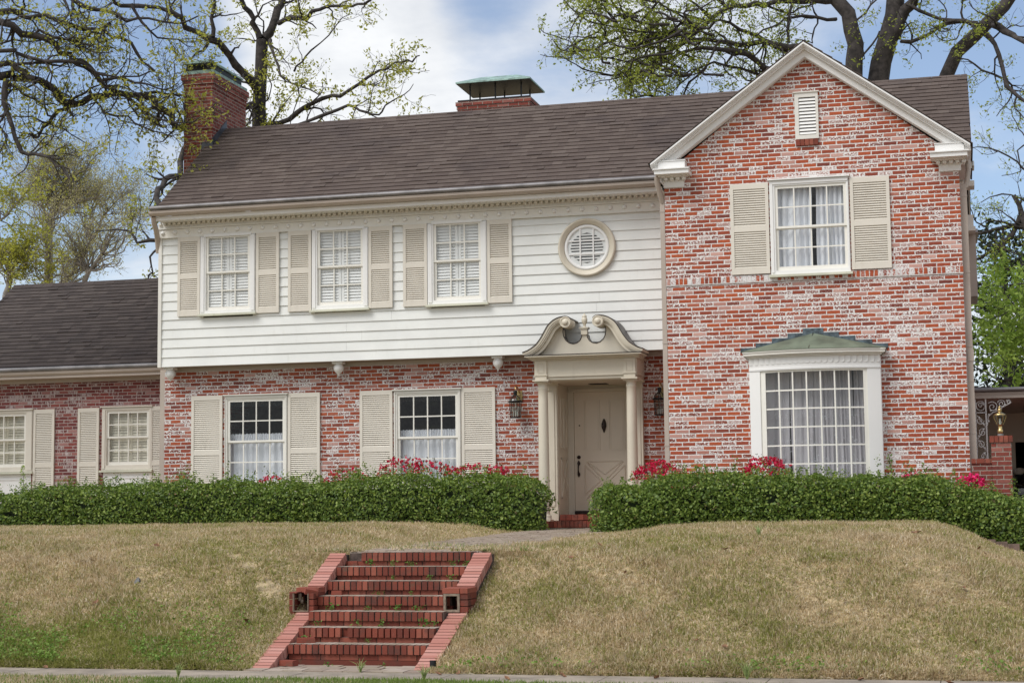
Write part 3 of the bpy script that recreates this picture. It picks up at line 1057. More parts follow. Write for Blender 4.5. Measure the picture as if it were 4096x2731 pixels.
def inner_cafe(w, x0, x1, z0, z1, y):
    mb = MB()
    drape(mb, x0 - .02, x1 + .02, z0 - .05, 2.70, y + .16, 9, .018, seed=x0)
    drape(mb, x0 - .02, x1 + .02, 2.70, 2.85, y + .155, 26, .014, n=220, seed=x0 + 2)
    mb.build('cafe_curtain', 'curtain', w)
    mb = MB()
    drape(mb, x0 - .02, x1 + .02, 3.36 + 0 * x0, 3.55, y + .20, 14, .012, n=140, seed=x0 + 5)
    mb.build('valance', 'darkroom', w)


def inner_drapes(w, x0, x1, z0, z1, y):
    mb = MB()
    xm = (x0 + x1) / 2 + .05
    drape(mb, x0 - .02, xm - .035, z0 - .05, z1, y + .14, 6, .030, seed=1.0)
    drape(mb, xm + .03, x1 + .02, z0 - .05, z1, y + .14, 6, .030, seed=4.0)
    mb.build('curtain', 'curtain', w)


for (a, b, c) in ((-13.35, -12.27, 5.03), (-11.17, -10.10, 5.015), (-8.99, -7.905, 5.02)):
    m_ = (a + b) / 2
    window(a, b, c, 6.455, m_ - .388, m_ + .388, 5.15, 6.415, 5.785, YS - .055, 3, 2, inner_white, 'white_trim', 'glass', False)
for (a, b) in ((-13.02, -11.79), (-9.755, -8.51)):
    m_ = (a + b) / 2
    window(a, b, 1.80, 3.545, m_ - .518, m_ + .518, 1.985, 3.432, 2.708, YB - .035, 4, 2, inner_cafe, 'trim', 'glassdark')
window(-2.826, -1.58, 5.085, 6.602, -2.70, -1.666, 5.212, 6.468, 5.842, YG - .035, 4, 2, inner_drapes, 'white_trim')

SHUT = {}


def shutter(x0, x1, z0, z1, y, zmid=None, tilt=.034):
    key = (round(x1 - x0, 2), round(z1 - z0, 2), zmid is None)
    if key not in SHUT:
        w, h = x1 - x0, z1 - z0
        mb = MB()
        st = .052
        mb.box(0, st, -.034, 0, 0, h)
        mb.box(w - st, w, -.034, 0, 0, h)
        zm = h * .5 if zmid is None else zmid - z0
        for a, b in ((0, .10), (zm - .045, zm + .045), (h - .085, h)):
            mb.box(st, w - st, -.032, -.002, a, b)
        mb.box(st, w - st, -.004, -.001, .1, h - .085)
        for a, b in ((.10, zm - .045), (zm + .045, h - .085)):
            n = int(round((b - a) / .0365))
            for i in range(n):
                z = a + (i + .1) * (b - a) / n
                mb.hexa([(st, -.031, z), (w - st, -.031, z), (w - st, -.024, z - .004), (st, -.024, z - .004),
                         (st, -.011, z + .026), (w - st, -.011, z + .026), (w - st, -.005, z + .023), (st, -.005, z + .023)])
        me = mb.mesh('shutter')
        me.materials.append(M['shutter'])
        SHUT[key] = me
    o = bpy.data.objects.new('shutter', SHUT[key])
    COL.objects.link(o)
    setpar(o, house)
    o.location = (x0, y, z0)
    return o


for a, b in ((-13.80, -13.356), (-12.250, -11.806), (-11.627, -11.183), (-10.09, -9.646), (-9.443, -8.999), (-7.895, -7.451)):
    shutter(a, b, 5.0, 6.462, YS - .028)
for a, b in ((-13.683, -13.068), (-11.778, -11.163), (-10.398, -9.783), (-8.498, -7.883)):
    shutter(a, b, 1.50, 3.562, YB - .004, 2.51)
for a, b in ((-3.457, -2.845), (-1.562, -.95)):
    shutter(a, b, 5.113, 6.574, YG - .004)

# round window
RX, RZc, RYp = -6.115, 5.895, YS - .03
mb = MB()
mb.lathe([(.505, 0.01), (.505, -.04), (.492, -.055), (.470, -.060), (.462, -.048), (.405, -.048), (.398, -.02), (.398, .01)], (RX, RYp, RZc), 56, 'y', False)
rw = mb.build('round_window', 'portico', house)
mb = MB()
mb.lathe([(.398, .0), (.392, -.030), (.340, -.026), (.336, -.006), (.336, .0)], (RX, RYp, RZc), 56, 'y', False)
for d in (-.115, .115):
    hh = math.sqrt(.34 ** 2 - d * d)
    mb.box(RX + d - .012, RX + d + .012, RYp - .028, RYp - .008, RZc - hh, RZc + hh)
    mb.box(RX - hh, RX + hh, RYp - .026, RYp - .010, RZc + d - .012, RZc + d + .012)
mb.build('sash', 'white_trim', rw)
mb = MB()
mb.lathe([(.345, -.001), (.345, -.004)], (RX, RYp, RZc), 40, 'y')
mb.build('panel', 'whiteblind', rw)
mb = MB()
octo = [(RX + .29 * math.cos(a), RZc - .01 + .265 * math.sin(a)) for a in np.linspace(0, 2 * math.pi, 13)[:-1]]
mb.prism(octo, RYp - .0055, RYp - .0065)
mb.build('louver_back', 'darkroom', rw)  # dark disc stands in for the shaded slots behind the slats
mb = MB()
for i in range(10):
    z = RZc - .255 + i * .051
    dz_ = z + .012 - (RZc - .01)
    hh = math.sqrt(max(.01, .285 ** 2 - dz_ ** 2 * 1.05))
    mb.box(RX - hh, RX + hh, RYp - .0095, RYp - .0068, z, z + .027)
mb.build('louver', 'whiteblind', rw)
mb = MB()
mb.lathe([(.34, 0), (.001, 0)], (RX, RYp - .012, RZc), 40, 'y', False)
mb.build('glass', 'glass', rw)

# pendants under the overhang
for x in (-14.03, -10.737, -7.776):
    mb = MB()
    mb.box(x - .095, x + .095, 28.405, 28.595, 4.045, 4.083)
    mb.lathe([(.07, .044), (.062, .03), (.068, .015), (.088, -.02), (.092, -.055), (.080, -.095), (.052, -.13), (.026, -.15), (.02, -.165), (.004, -.19)],
             (x, 28.5, 4.0 + .02), 18)
    mb.build('pendant', 'white_trim', house)

# chimneys
def chimney(name, x0, x1, y0, y1, zb, zt, capz, mat, steps, parent=house):
    mb = MB()
    mb.box(x0, x1, y0, y1, zb, zt)
    for (z0, z1, p) in steps:
        mb.box(x0 - p, x1 + p, y0 - p, y1 + p, z0, z1)
    return mb.build(name, mat, parent)


CX0, CX1, CY0, CY1 = -14.475, -13.875, 29.9, 31.5
ch = chimney('chimney', CX0, CX1, CY0, CY1, .9, 9.70, 0, 'brick_red', [(9.665, 9.755, .012), (9.756, 9.845, .03), (9.846, 9.955, .05), (8.86, 8.955, .012)])
mb = MB()
mb.box(CX0 - .01, CX1 + .02, CY0 - .02, CY1 + .02, 9.956, 10.03)
mb.build('copper_collar', 'patina', ch)
mb = MB()
mb.box(CX0 + .03, CX1 - .01, CY0 + .02, CY1 - .20, 10.03, 10.152)
mb.build('hood_gap_fill', 'black', ch)  # black box put in for the shade in the gap below the hood
mb = MB()
hx0, hx1, hy0, hy1 = CX0 + .02, CX1 + .02, CY0 - .10, CY1 - .18
mb.box(hx0, hx1, hy0, hy1, 10.155, 10.19)
cxm, cym = (hx0 + hx1) / 2, (hy0 + hy1) / 2
mb.add([(hx0, hy0, 10.19), (hx1, hy0, 10.19), (hx1, hy1, 10.19), (hx0, hy1, 10.19), (cxm - .1, cym - .35, 10.33), (cxm + .1, cym - .35, 10.33), (cxm + .1, cym + .35, 10.33), (cxm - .1, cym + .35, 10.33)],
       [(0, 1, 5, 4), (1, 2, 6, 5), (2, 3, 7, 6), (3, 0, 4, 7), (4, 5, 6, 7)])
mb.build('chimney_hood', 'patina', ch)
mb = MB()
mb.box(CX1 - .22, CX1 + .012, CY0 - .014, CY0 - .002, 8.42, 8.60)
mb.hexa([(CX1 + .002, CY0 - .02, 8.42), (CX1 + .014, CY0 - .02, 8.42), (CX1 + .014, 30.55, 8.90), (CX1 + .002, 30.55, 8.90),
         (CX1 + .002, CY0 - .02, 8.66), (CX1 + .014, CY0 - .02, 8.66), (CX1 + .014, 30.55, 9.16), (CX1 + .002, 30.55, 9.16)])
mb.build('flashing', 'lead', ch)
ch2 = chimney('rear_chimney', -9.25, -7.80, 31.1, 32.1, 7.8, 9.235, 0, 'brick_red', [(9.16, 9.235, .012), (9.236, 9.31, .03)])
mb = MB()
mb.box(-9.24, -7.80, 31.09, 32.1, 9.311, 9.35)
mb.box(-9.10, -7.94, 31.2, 32.0, 9.35, 9.375)
for x in (-9.03, -8.52, -8.0):
    for y in (31.24, 31.94):
        mb.box(x - .012, x + .012, y - .012, y + .012, 9.37, 9.66)
mb.build('chimney_frame', 'black', ch2)
mb = MB()
mb.box(-9.25, -7.76, 30.98, 32.2, 9.655, 9.685)
mb.add([(-9.25, 30.98, 9.685), (-7.76, 30.98, 9.685), (-7.76, 32.2, 9.685), (-9.25, 32.2, 9.685), (-8.87, 31.45, 9.87), (-8.14, 31.45, 9.87), (-8.14, 31.75, 9.87), (-8.87, 31.75, 9.87)],
       [(0, 1, 5, 4), (1, 2, 6, 5), (2, 3, 7, 6), (3, 0, 4, 7), (4, 5, 6, 7)])
mb.build('chimney_hood', 'patina', ch2)
mb = MB()
mb.add([(-9.23, 31.0, 9.652), (-7.78, 31.0, 9.652), (-7.78, 32.18, 9.652), (-9.23, 32.18, 9.652)], [(0, 1, 2, 3)])
mb.build('hood_underside', 'black', ch2)  # black sheet; the shade under the hood is put into its colour

# drainpipes
mb = MB()
mb.box(-14.345, -14.25, YB + .02, YB + .09, .9, 4.07)
mb.build('downspout', 'tan', house)
mb = MB()
mb.tube([(-14.10, 27.90, 6.80), (-14.11, 27.95, 6.70), (-14.16, 28.15, 6.56), (-14.215, 28.30, 6.44), (-14.22, 28.36, 6.2)], .05, 10)
mb.build('downspout_elbow', 'tan', house)
mb = MB()
mb.tube([(-4.62, 26.84, 6.76), (-4.62, 26.86, 6.66), (-4.585, 26.98, 6.45), (-4.565, 27.03, 6.35)], .043, 8)
mb.box(-4.605, -4.53, 27.0, 27.07, 1.0, 6.4)
for z in (6.2, 4.05, 2.4):
    mb.box(-4.61, -4.526, 26.994, 27.074, z, z + .025)
mb.build('downspout', 'tan', house)
mb = MB()
mb.tube([(.26, 27.3, 6.80), (.262, 27.2, 6.62), (.235, 27.16, 6.45), (.205, 27.15, 6.35)], .04, 8)
mb.box(.122, .225, 27.11, 27.19, 1.0, 6.4)
mb.box(.14, .24, 27.10, 27.20, 3.62, 3.80)
for z in (6.2, 5.0, 3.84, 3.3, 2.5):
    mb.box(.14, .23, 27.105, 27.195, z, z + .02)
mb.build('downspout', 'tan', house)

# ------------------------------------------------------------------ bowed front window
def bowy(x, base=26.80, sag=.25, half=1.06):
    return base - sag * (1 - min(1, abs((x + 2.195) / half)) ** 2)


def arc_strip(mb, x0, x1, z0, z1, dy, thick, n=24, half=1.06):
    for i in range(n):
        a, b = x0 + (x1 - x0) * i / n, x0 + (x1 - x0) * (i + 1) / n
        ya, yb = bowy(a, half=half) + dy, bowy(b, half=half) + dy
        mb.hexa([(a, ya, z0), (b, yb, z0), (b, yb + thick, z0), (a, ya + thick, z0), (a, ya, z1), (b, yb, z1), (b, yb + thick, z1), (a, ya + thick, z1)])


BX0, BX1 = -3.195, -1.17
mb = MB()
arc_strip(mb, BX0, BX1, 3.545, 3.735, 0, .10)
for dz, w in ((3.535, .012), (3.551, .010)):
    arc_strip(mb, BX0 - .006, BX1 + .006, dz, dz + w, -.012, .05)
arc_strip(mb, BX0, -3.02, 1.2, 3.533, 0, .08, 4)
arc_strip(mb, -1.37, BX1, 1.2, 3.533, 0, .08, 4)
for x in (BX0, BX1):
    mb.box(x - .004 if x == BX0 else x - .03, x + .03 if x == BX0 else x + .004, bowy(x) + .03, YG + .01, 1.2, 3.735)
bay = mb.build('bay_window', 'white_trim', house)
mb = MB()
n = 23
for i in range(n):
    xc = BX0 + (i + .5) * (BX1 - BX0) / n
    r = (BX1 - BX0) / n / 2
    y = bowy(xc) - .009
    pts = [(xc - r, 3.735)] + [(xc + r * math.cos(a), 3.662 + r * .85 * math.sin(a)) for a in np.linspace(math.pi, 2 * math.pi, 9)] + [(xc + r, 3.735)]
    mb.prism(pts, y, y + .012)
mb.build('scalloped_trim', 'white_trim', bay)
mb = MB()
arc_strip(mb, BX0 - .03, BX1 + .03, 3.735, 3.757, -.04, .14)
arc_strip(mb, BX0 - .06, BX1 + .06, 3.758, 3.775, -.075, .18)
arc_strip(mb, BX0 - .085, BX1 + .085, 3.776, 3.815, -.105, .21)
arc_strip(mb, BX0 - .095, BX1 + .095, 3.816, 3.838, -.12, .23)
for sgn, x in ((-1, BX0), (1, BX1)):
    for p, a, b in ((.03, 3.735, 3.757), (.06, 3.758, 3.775), (.085, 3.776, 3.815), (.095, 3.816, 3.838)):
        xa = x + sgn * p
        mb.box(min(x, xa), max(x, xa), bowy(x) - .04, YG + .005, a, b)
mb.build('bay_cornice', 'trim', bay)
mb = MB()
ap = (-2.2, YG - .004, 4.135)
n = 32
ed = []
for i in range(n + 1):
    x = BX0 - .10 + (BX1 - BX0 + .20) * i / n
    ed.append((x, bowy(x) - .128, 3.845))
ed = [(BX0 - .10, YG - .004, 3.862)] + ed + [(BX1 + .10, YG - .004, 3.862)]
for i in range(len(ed) - 1):
    mb.add([ed[i], ed[i + 1], ap], [(0, 1, 2)])
    mb.add([ed[i], ed[i + 1], (ed[i + 1][0], ed[i + 1][1], ed[i + 1][2] - .008), (ed[i][0], ed[i][1], ed[i][2] - .008)], [(0, 3, 2, 1)])
broof = mb.build('bay_roof', 'copper', bay)
mb = MB()
mb.tube([(-2.2, YG - .006, 4.14), (-2.215, 26.75, 3.985), (-2.23, 26.43, 3.852)], .008, 5)
mb.build('roof_seam', 'brown_metal', broof)
mb = MB()
bd = [0, .16, .40, .65, .91, 1.15]
for k in range(5):
    zt = 4.21 - .0695 * k
    for sgn in (-1, 1):
        a, b = -2.2 + sgn * bd[k], -2.2 + sgn * bd[k + 1]
        lo = 4.135 - .275 * bd[k + 1] / 1.12 - .01
        mb.box(min(a, b), max(a, b), YG - .012 - .001 * k, YG + .004, max(3.86, lo), zt)
mb.build('stepped_flashing', 'copperflash', bay)
mb = MB()
arc_strip(mb, -3.02, -1.37, 3.502, 3.533, .018, .06)
arc_strip(mb, -3.02, -2.935, 1.45, 3.502, .018, .06, 2)
arc_strip(mb, -1.432, -1.37, 1.45, 3.502, .018, .06, 2)
arc_strip(mb, -2.935, -1.432, 1.40, 1.49, .018, .06)
for i in range(1, 7):
    x = -2.935 + i * (1.503 / 7)
    mb.box(x - .011, x + .011, bowy(x) + .024, bowy(x) + .052, 1.49, 3.502)
for j in range(1, 7):
    z = 3.502 - j * .2865
    arc_strip(mb, -2.935, -1.432, z - .011, z + .011, .027, .022)
mb.build('sash', 'rail', bay)
mb = MB()
for i in range(7):
    a, b = -2.935 + i * (1.503 / 7), -2.935 + (i + 1) * (1.503 / 7)
    mb.add([(a, bowy(a) + .04, 1.49), (b, bowy(b) + .04, 1.49), (b, bowy(b) + .04, 3.502), (a, bowy(a) + .04, 3.502)], [(0, 1, 2, 3)])
mb.build('glass', 'glassdark', bay)
mb = MB()
for (a, b, s_) in ((-3.05, -2.60, 1), (-2.585, -2.22, 2), (-2.205, -1.90, 3), (-1.885, -1.62, 4), (-1.605, -1.30, 5)):
    drape(mb, a, b, 1.4, 3.56, 27.03, 3, .028, n=40, seed=s_)
mb.build('lace_curtain', 'lace', bay)
mb = MB()
for zc_ in (2.83, 2.42, 2.10):
    for i in range(90):
        x = random.uniform(-3.0, -1.4)
        z = zc_ + random.gauss(0, .035 if zc_ > 2.7 else .07)
        y = 26.985 + random.uniform(-.01, .01)
        a = random.uniform(0, 3.14)
        r = random.uniform(.008, .02)
        mb.add([(x - r * math.cos(a), y, z - r * math.sin(a)), (x + r * .35 * math.sin(a), y, z - r * .35 * math.cos(a)), (x + r * math.cos(a), y, z + r * math.sin(a)),
                (x - r * .35 * math.sin(a), y, z + r * .35 * math.cos(a))], [(0, 1, 2, 3)])
mb.build('lace_border', 'curtain', bay)

# ------------------------------------------------------------------ portico and front door
XP = -6.10
mb = MB()
mb.box(XP - .885, XP + .885, 27.95, 28.66, 3.665, 3.95)
mb.box(XP - .875, XP + .875, 27.965, 28.66, 3.60, 3.648)
mb.box(XP - .895, XP + .895, 27.935, 28.66, 3.649, 3.664)
mb.box(XP - .935, XP + .935, 27.89, 28.67, 3.93, 3.953)
mb.box(XP - .955, XP + .955, 27.80, 28.33, 3.954, 3.975)
ent = mb.build('entablature', 'portico', house)
for sgn in (-1, 1):
    mb = MB()
    xc = XP + sgn * .765
    mb.box(xc - .10, xc + .10, 27.915, 27.949, 3.60, 3.925)
    mb.box(xc - .115, xc + .115, 27.90, 27.949, 3.668, 3.69)
    for a, b, c, d in ((-.055, -.049, 3.72, 3.87), (.049, .055, 3.72, 3.87), (-.055, .055, 3.714, 3.72), (-.055, .055, 3.87, 3.876)):
        mb.box(xc + a, xc + b, 27.907, 27.914, c, d)
    mb.box(xc - .14, xc + .14, 27.88, 28.3, 3.576, 3.598)
    mb.build('entablature_block', 'portico', ent)
mb = MB()
mb.box(XP - 1.0, XP + 1.0, 27.725, 28.33, 3.976, 3.998)
mb.build('cornice_shelf', 'portico', ent)
mb = MB()
mb.box(XP - 1.005, XP + 1.005, 27.715, 28.335, 3.999, 4.010)
mb.build('shelf_flashing', 'brown_metal', ent)
for sgn in (-1, 1):
    xc = XP + sgn * .765
    mb = MB()
    mb.lathe([(.128, 0), (.128, .045), (.118, .05), (.122, .075), (.115, .095), (.098, .10), (.094, .12), (.092, .7), (.083, 2.05), (.080, 2.22), (.088, 2.235), (.088, 2.255), (.081, 2.262), (.082, 2.30), (.103, 2.325), (.108, 2.33)],
             (xc, 28.06, 1.222), 26)
    mb.box(xc - .13, xc + .13, 27.93, 28.19, 1.215, 1.24)
    mb.box(xc - .118, xc + .118, 27.942, 28.178, 3.552, 3.578)
    mb.build('column', 'portico', house)
    xq = XP + sgn * .755
    mb = MB()
    mb.box(xq - .095, xq + .095, 28.60, YB + .01, 1.22, 3.6)
    mb.box(xq - .055, xq + .055, 28.585, 28.61, 1.46, 3.44)
    mb.box(xq - .115, xq + .115, 28.565, YB + .01, 1.22, 1.40)
    mb.box(xq - .105, xq + .105, 28.58, YB + .01, 1.40, 1.44)
    mb.box(xq - .115, xq + .115, 28.565, YB + .01, 3.47, 3.495)
    mb.box(xq - .13, xq + .13, 28.55, YB + .01, 3.56, 3.6)
    mb.build('pilaster', 'portico', house)

# swan neck pediment
UP = [(-1.035, 4.052), (-.975, 4.072), (-.916, 4.097), (-.802, 4.173), (-.714, 4.281), (-.642, 4.399), (-.580, 4.500), (-.487, 4.584), (-.384, 4.628), (-.280, 4.642)]


def offs(pts, d):
    out = []
    for i, p in enumerate(pts):
        a, b = pts[max(0, i - 1)], pts[min(len(pts) - 1, i + 1)]
        tx, tz = b[0] - a[0], b[1] - a[1]
        l = math.hypot(tx, tz)
        out.append((p[0] + tz / l * d, p[1] - tx / l * d))
    return out


fine = []
for i in range(len(UP) - 1):
    p0, p1, p2, p3 = UP[max(i - 1, 0)], UP[i], UP[i + 1], UP[min(i + 2, len(UP) - 1)]
    for t in (0, .33, .66):
        fine.append(tuple(.5 * (2 * p1[k] + (p2[k] - p0[k]) * t + (2 * p0[k] - 5 * p1[k] + 4 * p2[k] - p3[k]) * t * t + (3 * p1[k] - p0[k] - 3 * p2[k] + p3[k]) * t ** 3) for k in (0, 1)))
fine.append(UP[-1])
ped = None
for sgn in (-1, 1):
    FX = lambda p, g=sgn: (XP - g * p[0], p[1])
    mb = MB()
    for d0, d1, yf, yk in ((0, .035, 27.72, 28.32), (.036, .062, 27.735, 28.2), (.063, .085, 27.76, 28.2), (.086, .135, 27.80, 28.0)):
        A, B = offs(fine, d0), offs(fine, d1)
        for i in range(len(A) - 1):
            q = [FX(A[i]), FX(A[i + 1]), FX(B[i + 1]), FX(B[i])]
            zmin = 4.011
            q = [(x_, max(z_, zmin + .0002 * j)) for j, (x_, z_) in enumerate(q)]
            mb.prism(q, yf, yk)
    o = mb.build('raking_cornice', 'portico', ent)
    mb = MB()
    A, B = offs(fine, -.014), offs(fine, 0)
    for i in range(len(A) - 1):
        mb.prism([FX(A[i]), FX(A[i + 1]), FX(B[i + 1]), FX(B[i])], 27.708, 28.33)
    mb.build('metal_capping', 'brown_metal', o)
    mb = MB()
    cxs = XP + sgn * .278
    angs = [math.pi / 2 + sgn * a for a in np.linspace(-.1, 1.0, 7)]
    for a, b in zip(angs[:-1], angs[1:]):
        mb.prism([(cxs + .097 * math.cos(a), 4.545 + .097 * math.sin(a)), (cxs + .097 * math.cos(b), 4.545 + .097 * math.sin(b)),
                  (cxs + .109 * math.cos(b), 4.545 + .109 * math.sin(b)), (cxs + .109 * math.cos(a), 4.545 + .109 * math.sin(a))], 27.708, 28.33)
    mb.build('scroll_capping', 'brown_metal', o)
    mb = MB()
    mb.lathe([(.096, .36), (.096, 0), (.080, -.006), (.078, .002), (.046, .002), (.046, -.022), (.036, -.034), (.002, -.036)], (cxs, 27.70, 4.545), 28, 'y')
    mb.build('scroll', 'portico', o)
# tympanum with two scooped openings
mb = MB()
low = offs(fine, .10)
tl = [(p[0], max(p[1], 4.011)) for p in low]
tl = [p for p in tl if p[1] > 4.0111]
S1 = [(-.955, 4.011)] + tl
cut = [(-.362, 4.46), (-.365, 4.40), (-.355, 4.33), (-.325, 4.27), (-.27, 4.222), (-.205, 4.20), (-.14, 4.212), (-.085, 4.25), (-.058, 4.30), (-.05, 4.35)]
half_ = S1 + cut
outline = half_ + [(-p[0], p[1]) for p in reversed(half_)]
bmq = [(XP + p[0] * 1.0, p[1]) for p in outline]
# fan out the outline in strips from the bottom edge so that the concave polygon fills well
mb = MB()
seq = sorted(set(round(p[0], 4) for p in bmq))
def ztop(x):
    best = 4.011
    for (x0, z0), (x1, z1) in zip(bmq[:-1], bmq[1:]):
        if min(x0, x1) - 1e-6 <= x <= max(x0, x1) + 1e-6 and abs(x1 - x0) > 1e-4:
            best = max(best, z0 + (z1 - z0) * (x - x0) / (x1 - x0)) if best == 4.011 else min(best, z0 + (z1 - z0) * (x - x0) / (x1 - x0))
    return best
xs_ = np.linspace(-.95, .95, 200)
def prof_t(d):
    d = abs(d)
    if d < .05:
        return 4.345
    if d <= .365:
        return float(np.interp(d, [-c[0] for c in reversed(cut)], [c[1] for c in reversed(cut)]))
    ox = [-p[0] for p in reversed(S1)]
    oz = [p[1] for p in reversed(S1)]
    return float(np.interp(d, ox, oz))
xs_ = sorted(set(list(np.linspace(-.95, .95, 160)) + [-.3649, -.366, .3649, .366, -.0499, -.0501, .0499, .0501]))
for a, b in zip(xs_[:-1], xs_[1:]):
    za, zb = prof_t(a), prof_t(b)
    if za <= 4.0112 and zb <= 4.0112:
        continue
    mb.hexa([(XP + a, 27.93, 4.011), (XP + b, 27.93, 4.011), (XP + b, 28.02, 4.011), (XP + a, 28.02, 4.011),
             (XP + a, 27.93, za), (XP + b, 27.93, zb), (XP + b, 28.02, zb), (XP + a, 28.02, za)])
tym = mb.build('tympanum', 'portico', ent)
mb = MB()
for sgn in (-1, 1):
    cc_ = [(XP + sgn * c[0], c[1] + .002) for c in cut]
    co_ = offs(cc_, .012 * (1 if sgn == 1 else -1))
    for i in range(len(cc_) - 1):
        mb.prism([cc_[i], cc_[i + 1], (co_[i + 1][0], co_[i + 1][1]), (co_[i][0], co_[i][1])], 27.922, 28.12)
mb.build('opening_lining', 'brown_metal', tym)
mb = MB()
mb.box(XP - .052, XP + .052, 27.90, 28.01, 4.345, 4.435)
mb.box(XP - .068, XP + .068, 27.885, 28.025, 4.436, 4.452)
mb.box(XP - .078, XP + .078, 27.875, 28.035, 4.453, 4.468)
mb.lathe([(.04, 0), (.022, .012), (.018, .03), (.028, .038), (.018, .048), (.030, .06), (.047, .10), (.052, .135), (.044, .165), (.034, .175), (.043, .185), (.040, .20), (.02, .215), (.012, .235), (.003, .245)],
         (XP, 27.955, 4.468), 16)
mb.build('finial', 'portico', ent)

# recess with panelled cheeks and the door
mb = MB()
xl, xr, yd = -6.745, -5.445, 29.42
mb.box(xl - .03, xl, 28.63, yd, 1.30, 3.62)
mb.box(xr, xr + .03, 28.63, yd, 1.30, 3.62)
mb.box(xl, xr, 28.0, yd, 3.585, 3.625)
mb.box(xl, xr, yd, yd + .05, 3.48, 3.585)
mb.box(xl, -6.635, yd - .03, yd + .05, 1.30, 3.48)
mb.box(-5.575, xr, yd - .03, yd + .05, 1.30, 3.48)
mb.box(-6.655, -5.555, yd - .045, yd + .05, 3.475, 3.53)
for sgn, xw in ((1, xl), (-1, xr)):
    for (ya, yb, za, zb) in ((28.82, 28.838, 2.5, 3.35), (29.02, 29.038, 2.5, 3.35), (29.1, 29.118, 2.5, 3.35), (29.27, 29.288, 2.5, 3.35), (28.82, 29.04, 2.48, 2.5), (29.1, 29.29, 2.48, 2.5),
                             (28.84, 28.855, 1.6, 2.3), (29.26, 29.275, 1.6, 2.3), (28.84, 29.27, 2.28, 2.3), (28.84, 29.27, 1.6, 1.62)):
        mb.box(min(xw, xw + sgn * .012), max(xw, xw + sgn * .012), ya, yb, za, zb)
    xx_ = xw + sgn * .006
    mb.tube([(xx_, 28.85, 1.62), (xx_, 29.26, 2.28)], .012, 4)
    mb.tube([(xx_, 29.26, 1.62), (xx_, 28.85, 2.28)], .012, 4)
mb.build('door_recess', 'portico', house)
mb = MB()
dx0, dx1, dz0, dz1 = -6.632, -5.578, 1.385, 3.474
mb.box(dx0, dx1, yd - .0, yd + .045, dz0, dz1)


def moulding(x0, x1, z0, z1, y, w=.014, p=.010):
    for a, b, c, d in ((x0, x0 + w, z0, z1), (x1 - w, x1, z0, z1), (x0 + w, x1 - w, z0, z0 + w), (x0 + w, x1 - w, z1 - w, z1)):
        mb.box(a, b, y - p, y, c, d)


for a, b in ((-6.46, -6.17), (-6.01, -5.72)):
    moulding(a, b, 2.44, 3.335, yd)
    moulding(a + .03, b - .03, 2.47, 3.305, yd, .008, .006)


def bar(p, q, y, w=.012, pr_=.012):
    mb.tube([(p[0], y, p[1]), (q[0], y, q[1])], w, 4)


zx0, zx1 = 1.60, 2.24
for s_ in (-1, 1):
    c = -6.09
    bar((c + s_ * .33, zx1 + .0), (c + s_ * .06, 1.96), yd)
    bar((c + s_ * .33, zx0), (c + s_ * .06, 1.86), yd)
    bar((c + s_ * .36, zx1 - .06), (c + s_ * .36, zx0 + .06), yd)
    bar((c + s_ * .36, zx1 - .06), (c + s_ * .08, 1.91), yd)
    bar((c + s_ * .36, zx0 + .06), (c + s_ * .08, 1.91), yd)
bar((-6.40, 2.245), (-5.78, 2.245), yd)
bar((-6.09, 2.02), (-6.40, 2.245), yd)
bar((-6.09, 2.02), (-5.78, 2.245), yd)
door = mb.build('front_door', 'door', house)
mb = MB()
mb.lathe([(.012, .12), (.02, .10), (.035, .06), (.032, -.04), (.018, -.09), (.006, -.125)], (-6.092, yd - .02, 2.872), 8)
mb.tube([(-6.128, yd - .03, 2.92), (-6.132, yd - .035, 2.86), (-6.11, yd - .03, 2.80)], .006, 5)
mb.tube([(-6.056, yd - .03, 2.92), (-6.052, yd - .035, 2.86), (-6.074, yd - .03, 2.80)], .006, 5)
mb.build('knocker', 'brown_metal', door)
mb = MB()
mb.tube([(-6.56, yd - .02, 2.23), (-6.56, yd - .05, 2.19), (-6.56, yd - .06, 2.11), (-6.56, yd - .05, 2.04), (-6.56, yd - .01, 2.0)], [.012, .014, .012, .014, .012], 7)
mb.lathe([(.004, .06), (.028, .02), (.03, 0), (.012, -.03)], (-6.56, yd - .012, 2.21), 8)
mb.lathe([(.012, .03), (.026, 0), (.024, -.02), (.004, -.06)], (-6.56, yd - .012, 2.03), 8)
mb.build('handle', 'brown_metal', door)
mb = MB()
mb.lathe([(.034, .0), (.03, -.02), (.012, -.03)], (-6.558, yd, 2.325), 12, 'y')
mb.build('deadbolt', 'brown_metal', door)
mb = MB()
mb.lathe([(.013, .0), (.011, -.012), (.004, -.014)], (-6.54, yd, 2.885), 10, 'y')
mb.build('peephole', 'brown_metal', door)
mb = MB()
mb.box(-6.758, -6.746, 28.985, 29.06, 2.27, 2.37)
mb.build('doorbell', 'black', house)
mb = MB()
mb.box(dx0, dx1, yd - .06, yd + .05, 1.335, 1.384)
mb.build('door_sill', 'brown_metal', door)
mb = MB()
mb.box(-6.25, -5.93, 28.85, 29.1, 3.578, 3.584)
mb.build('ceiling_vent', 'darkroom', house)

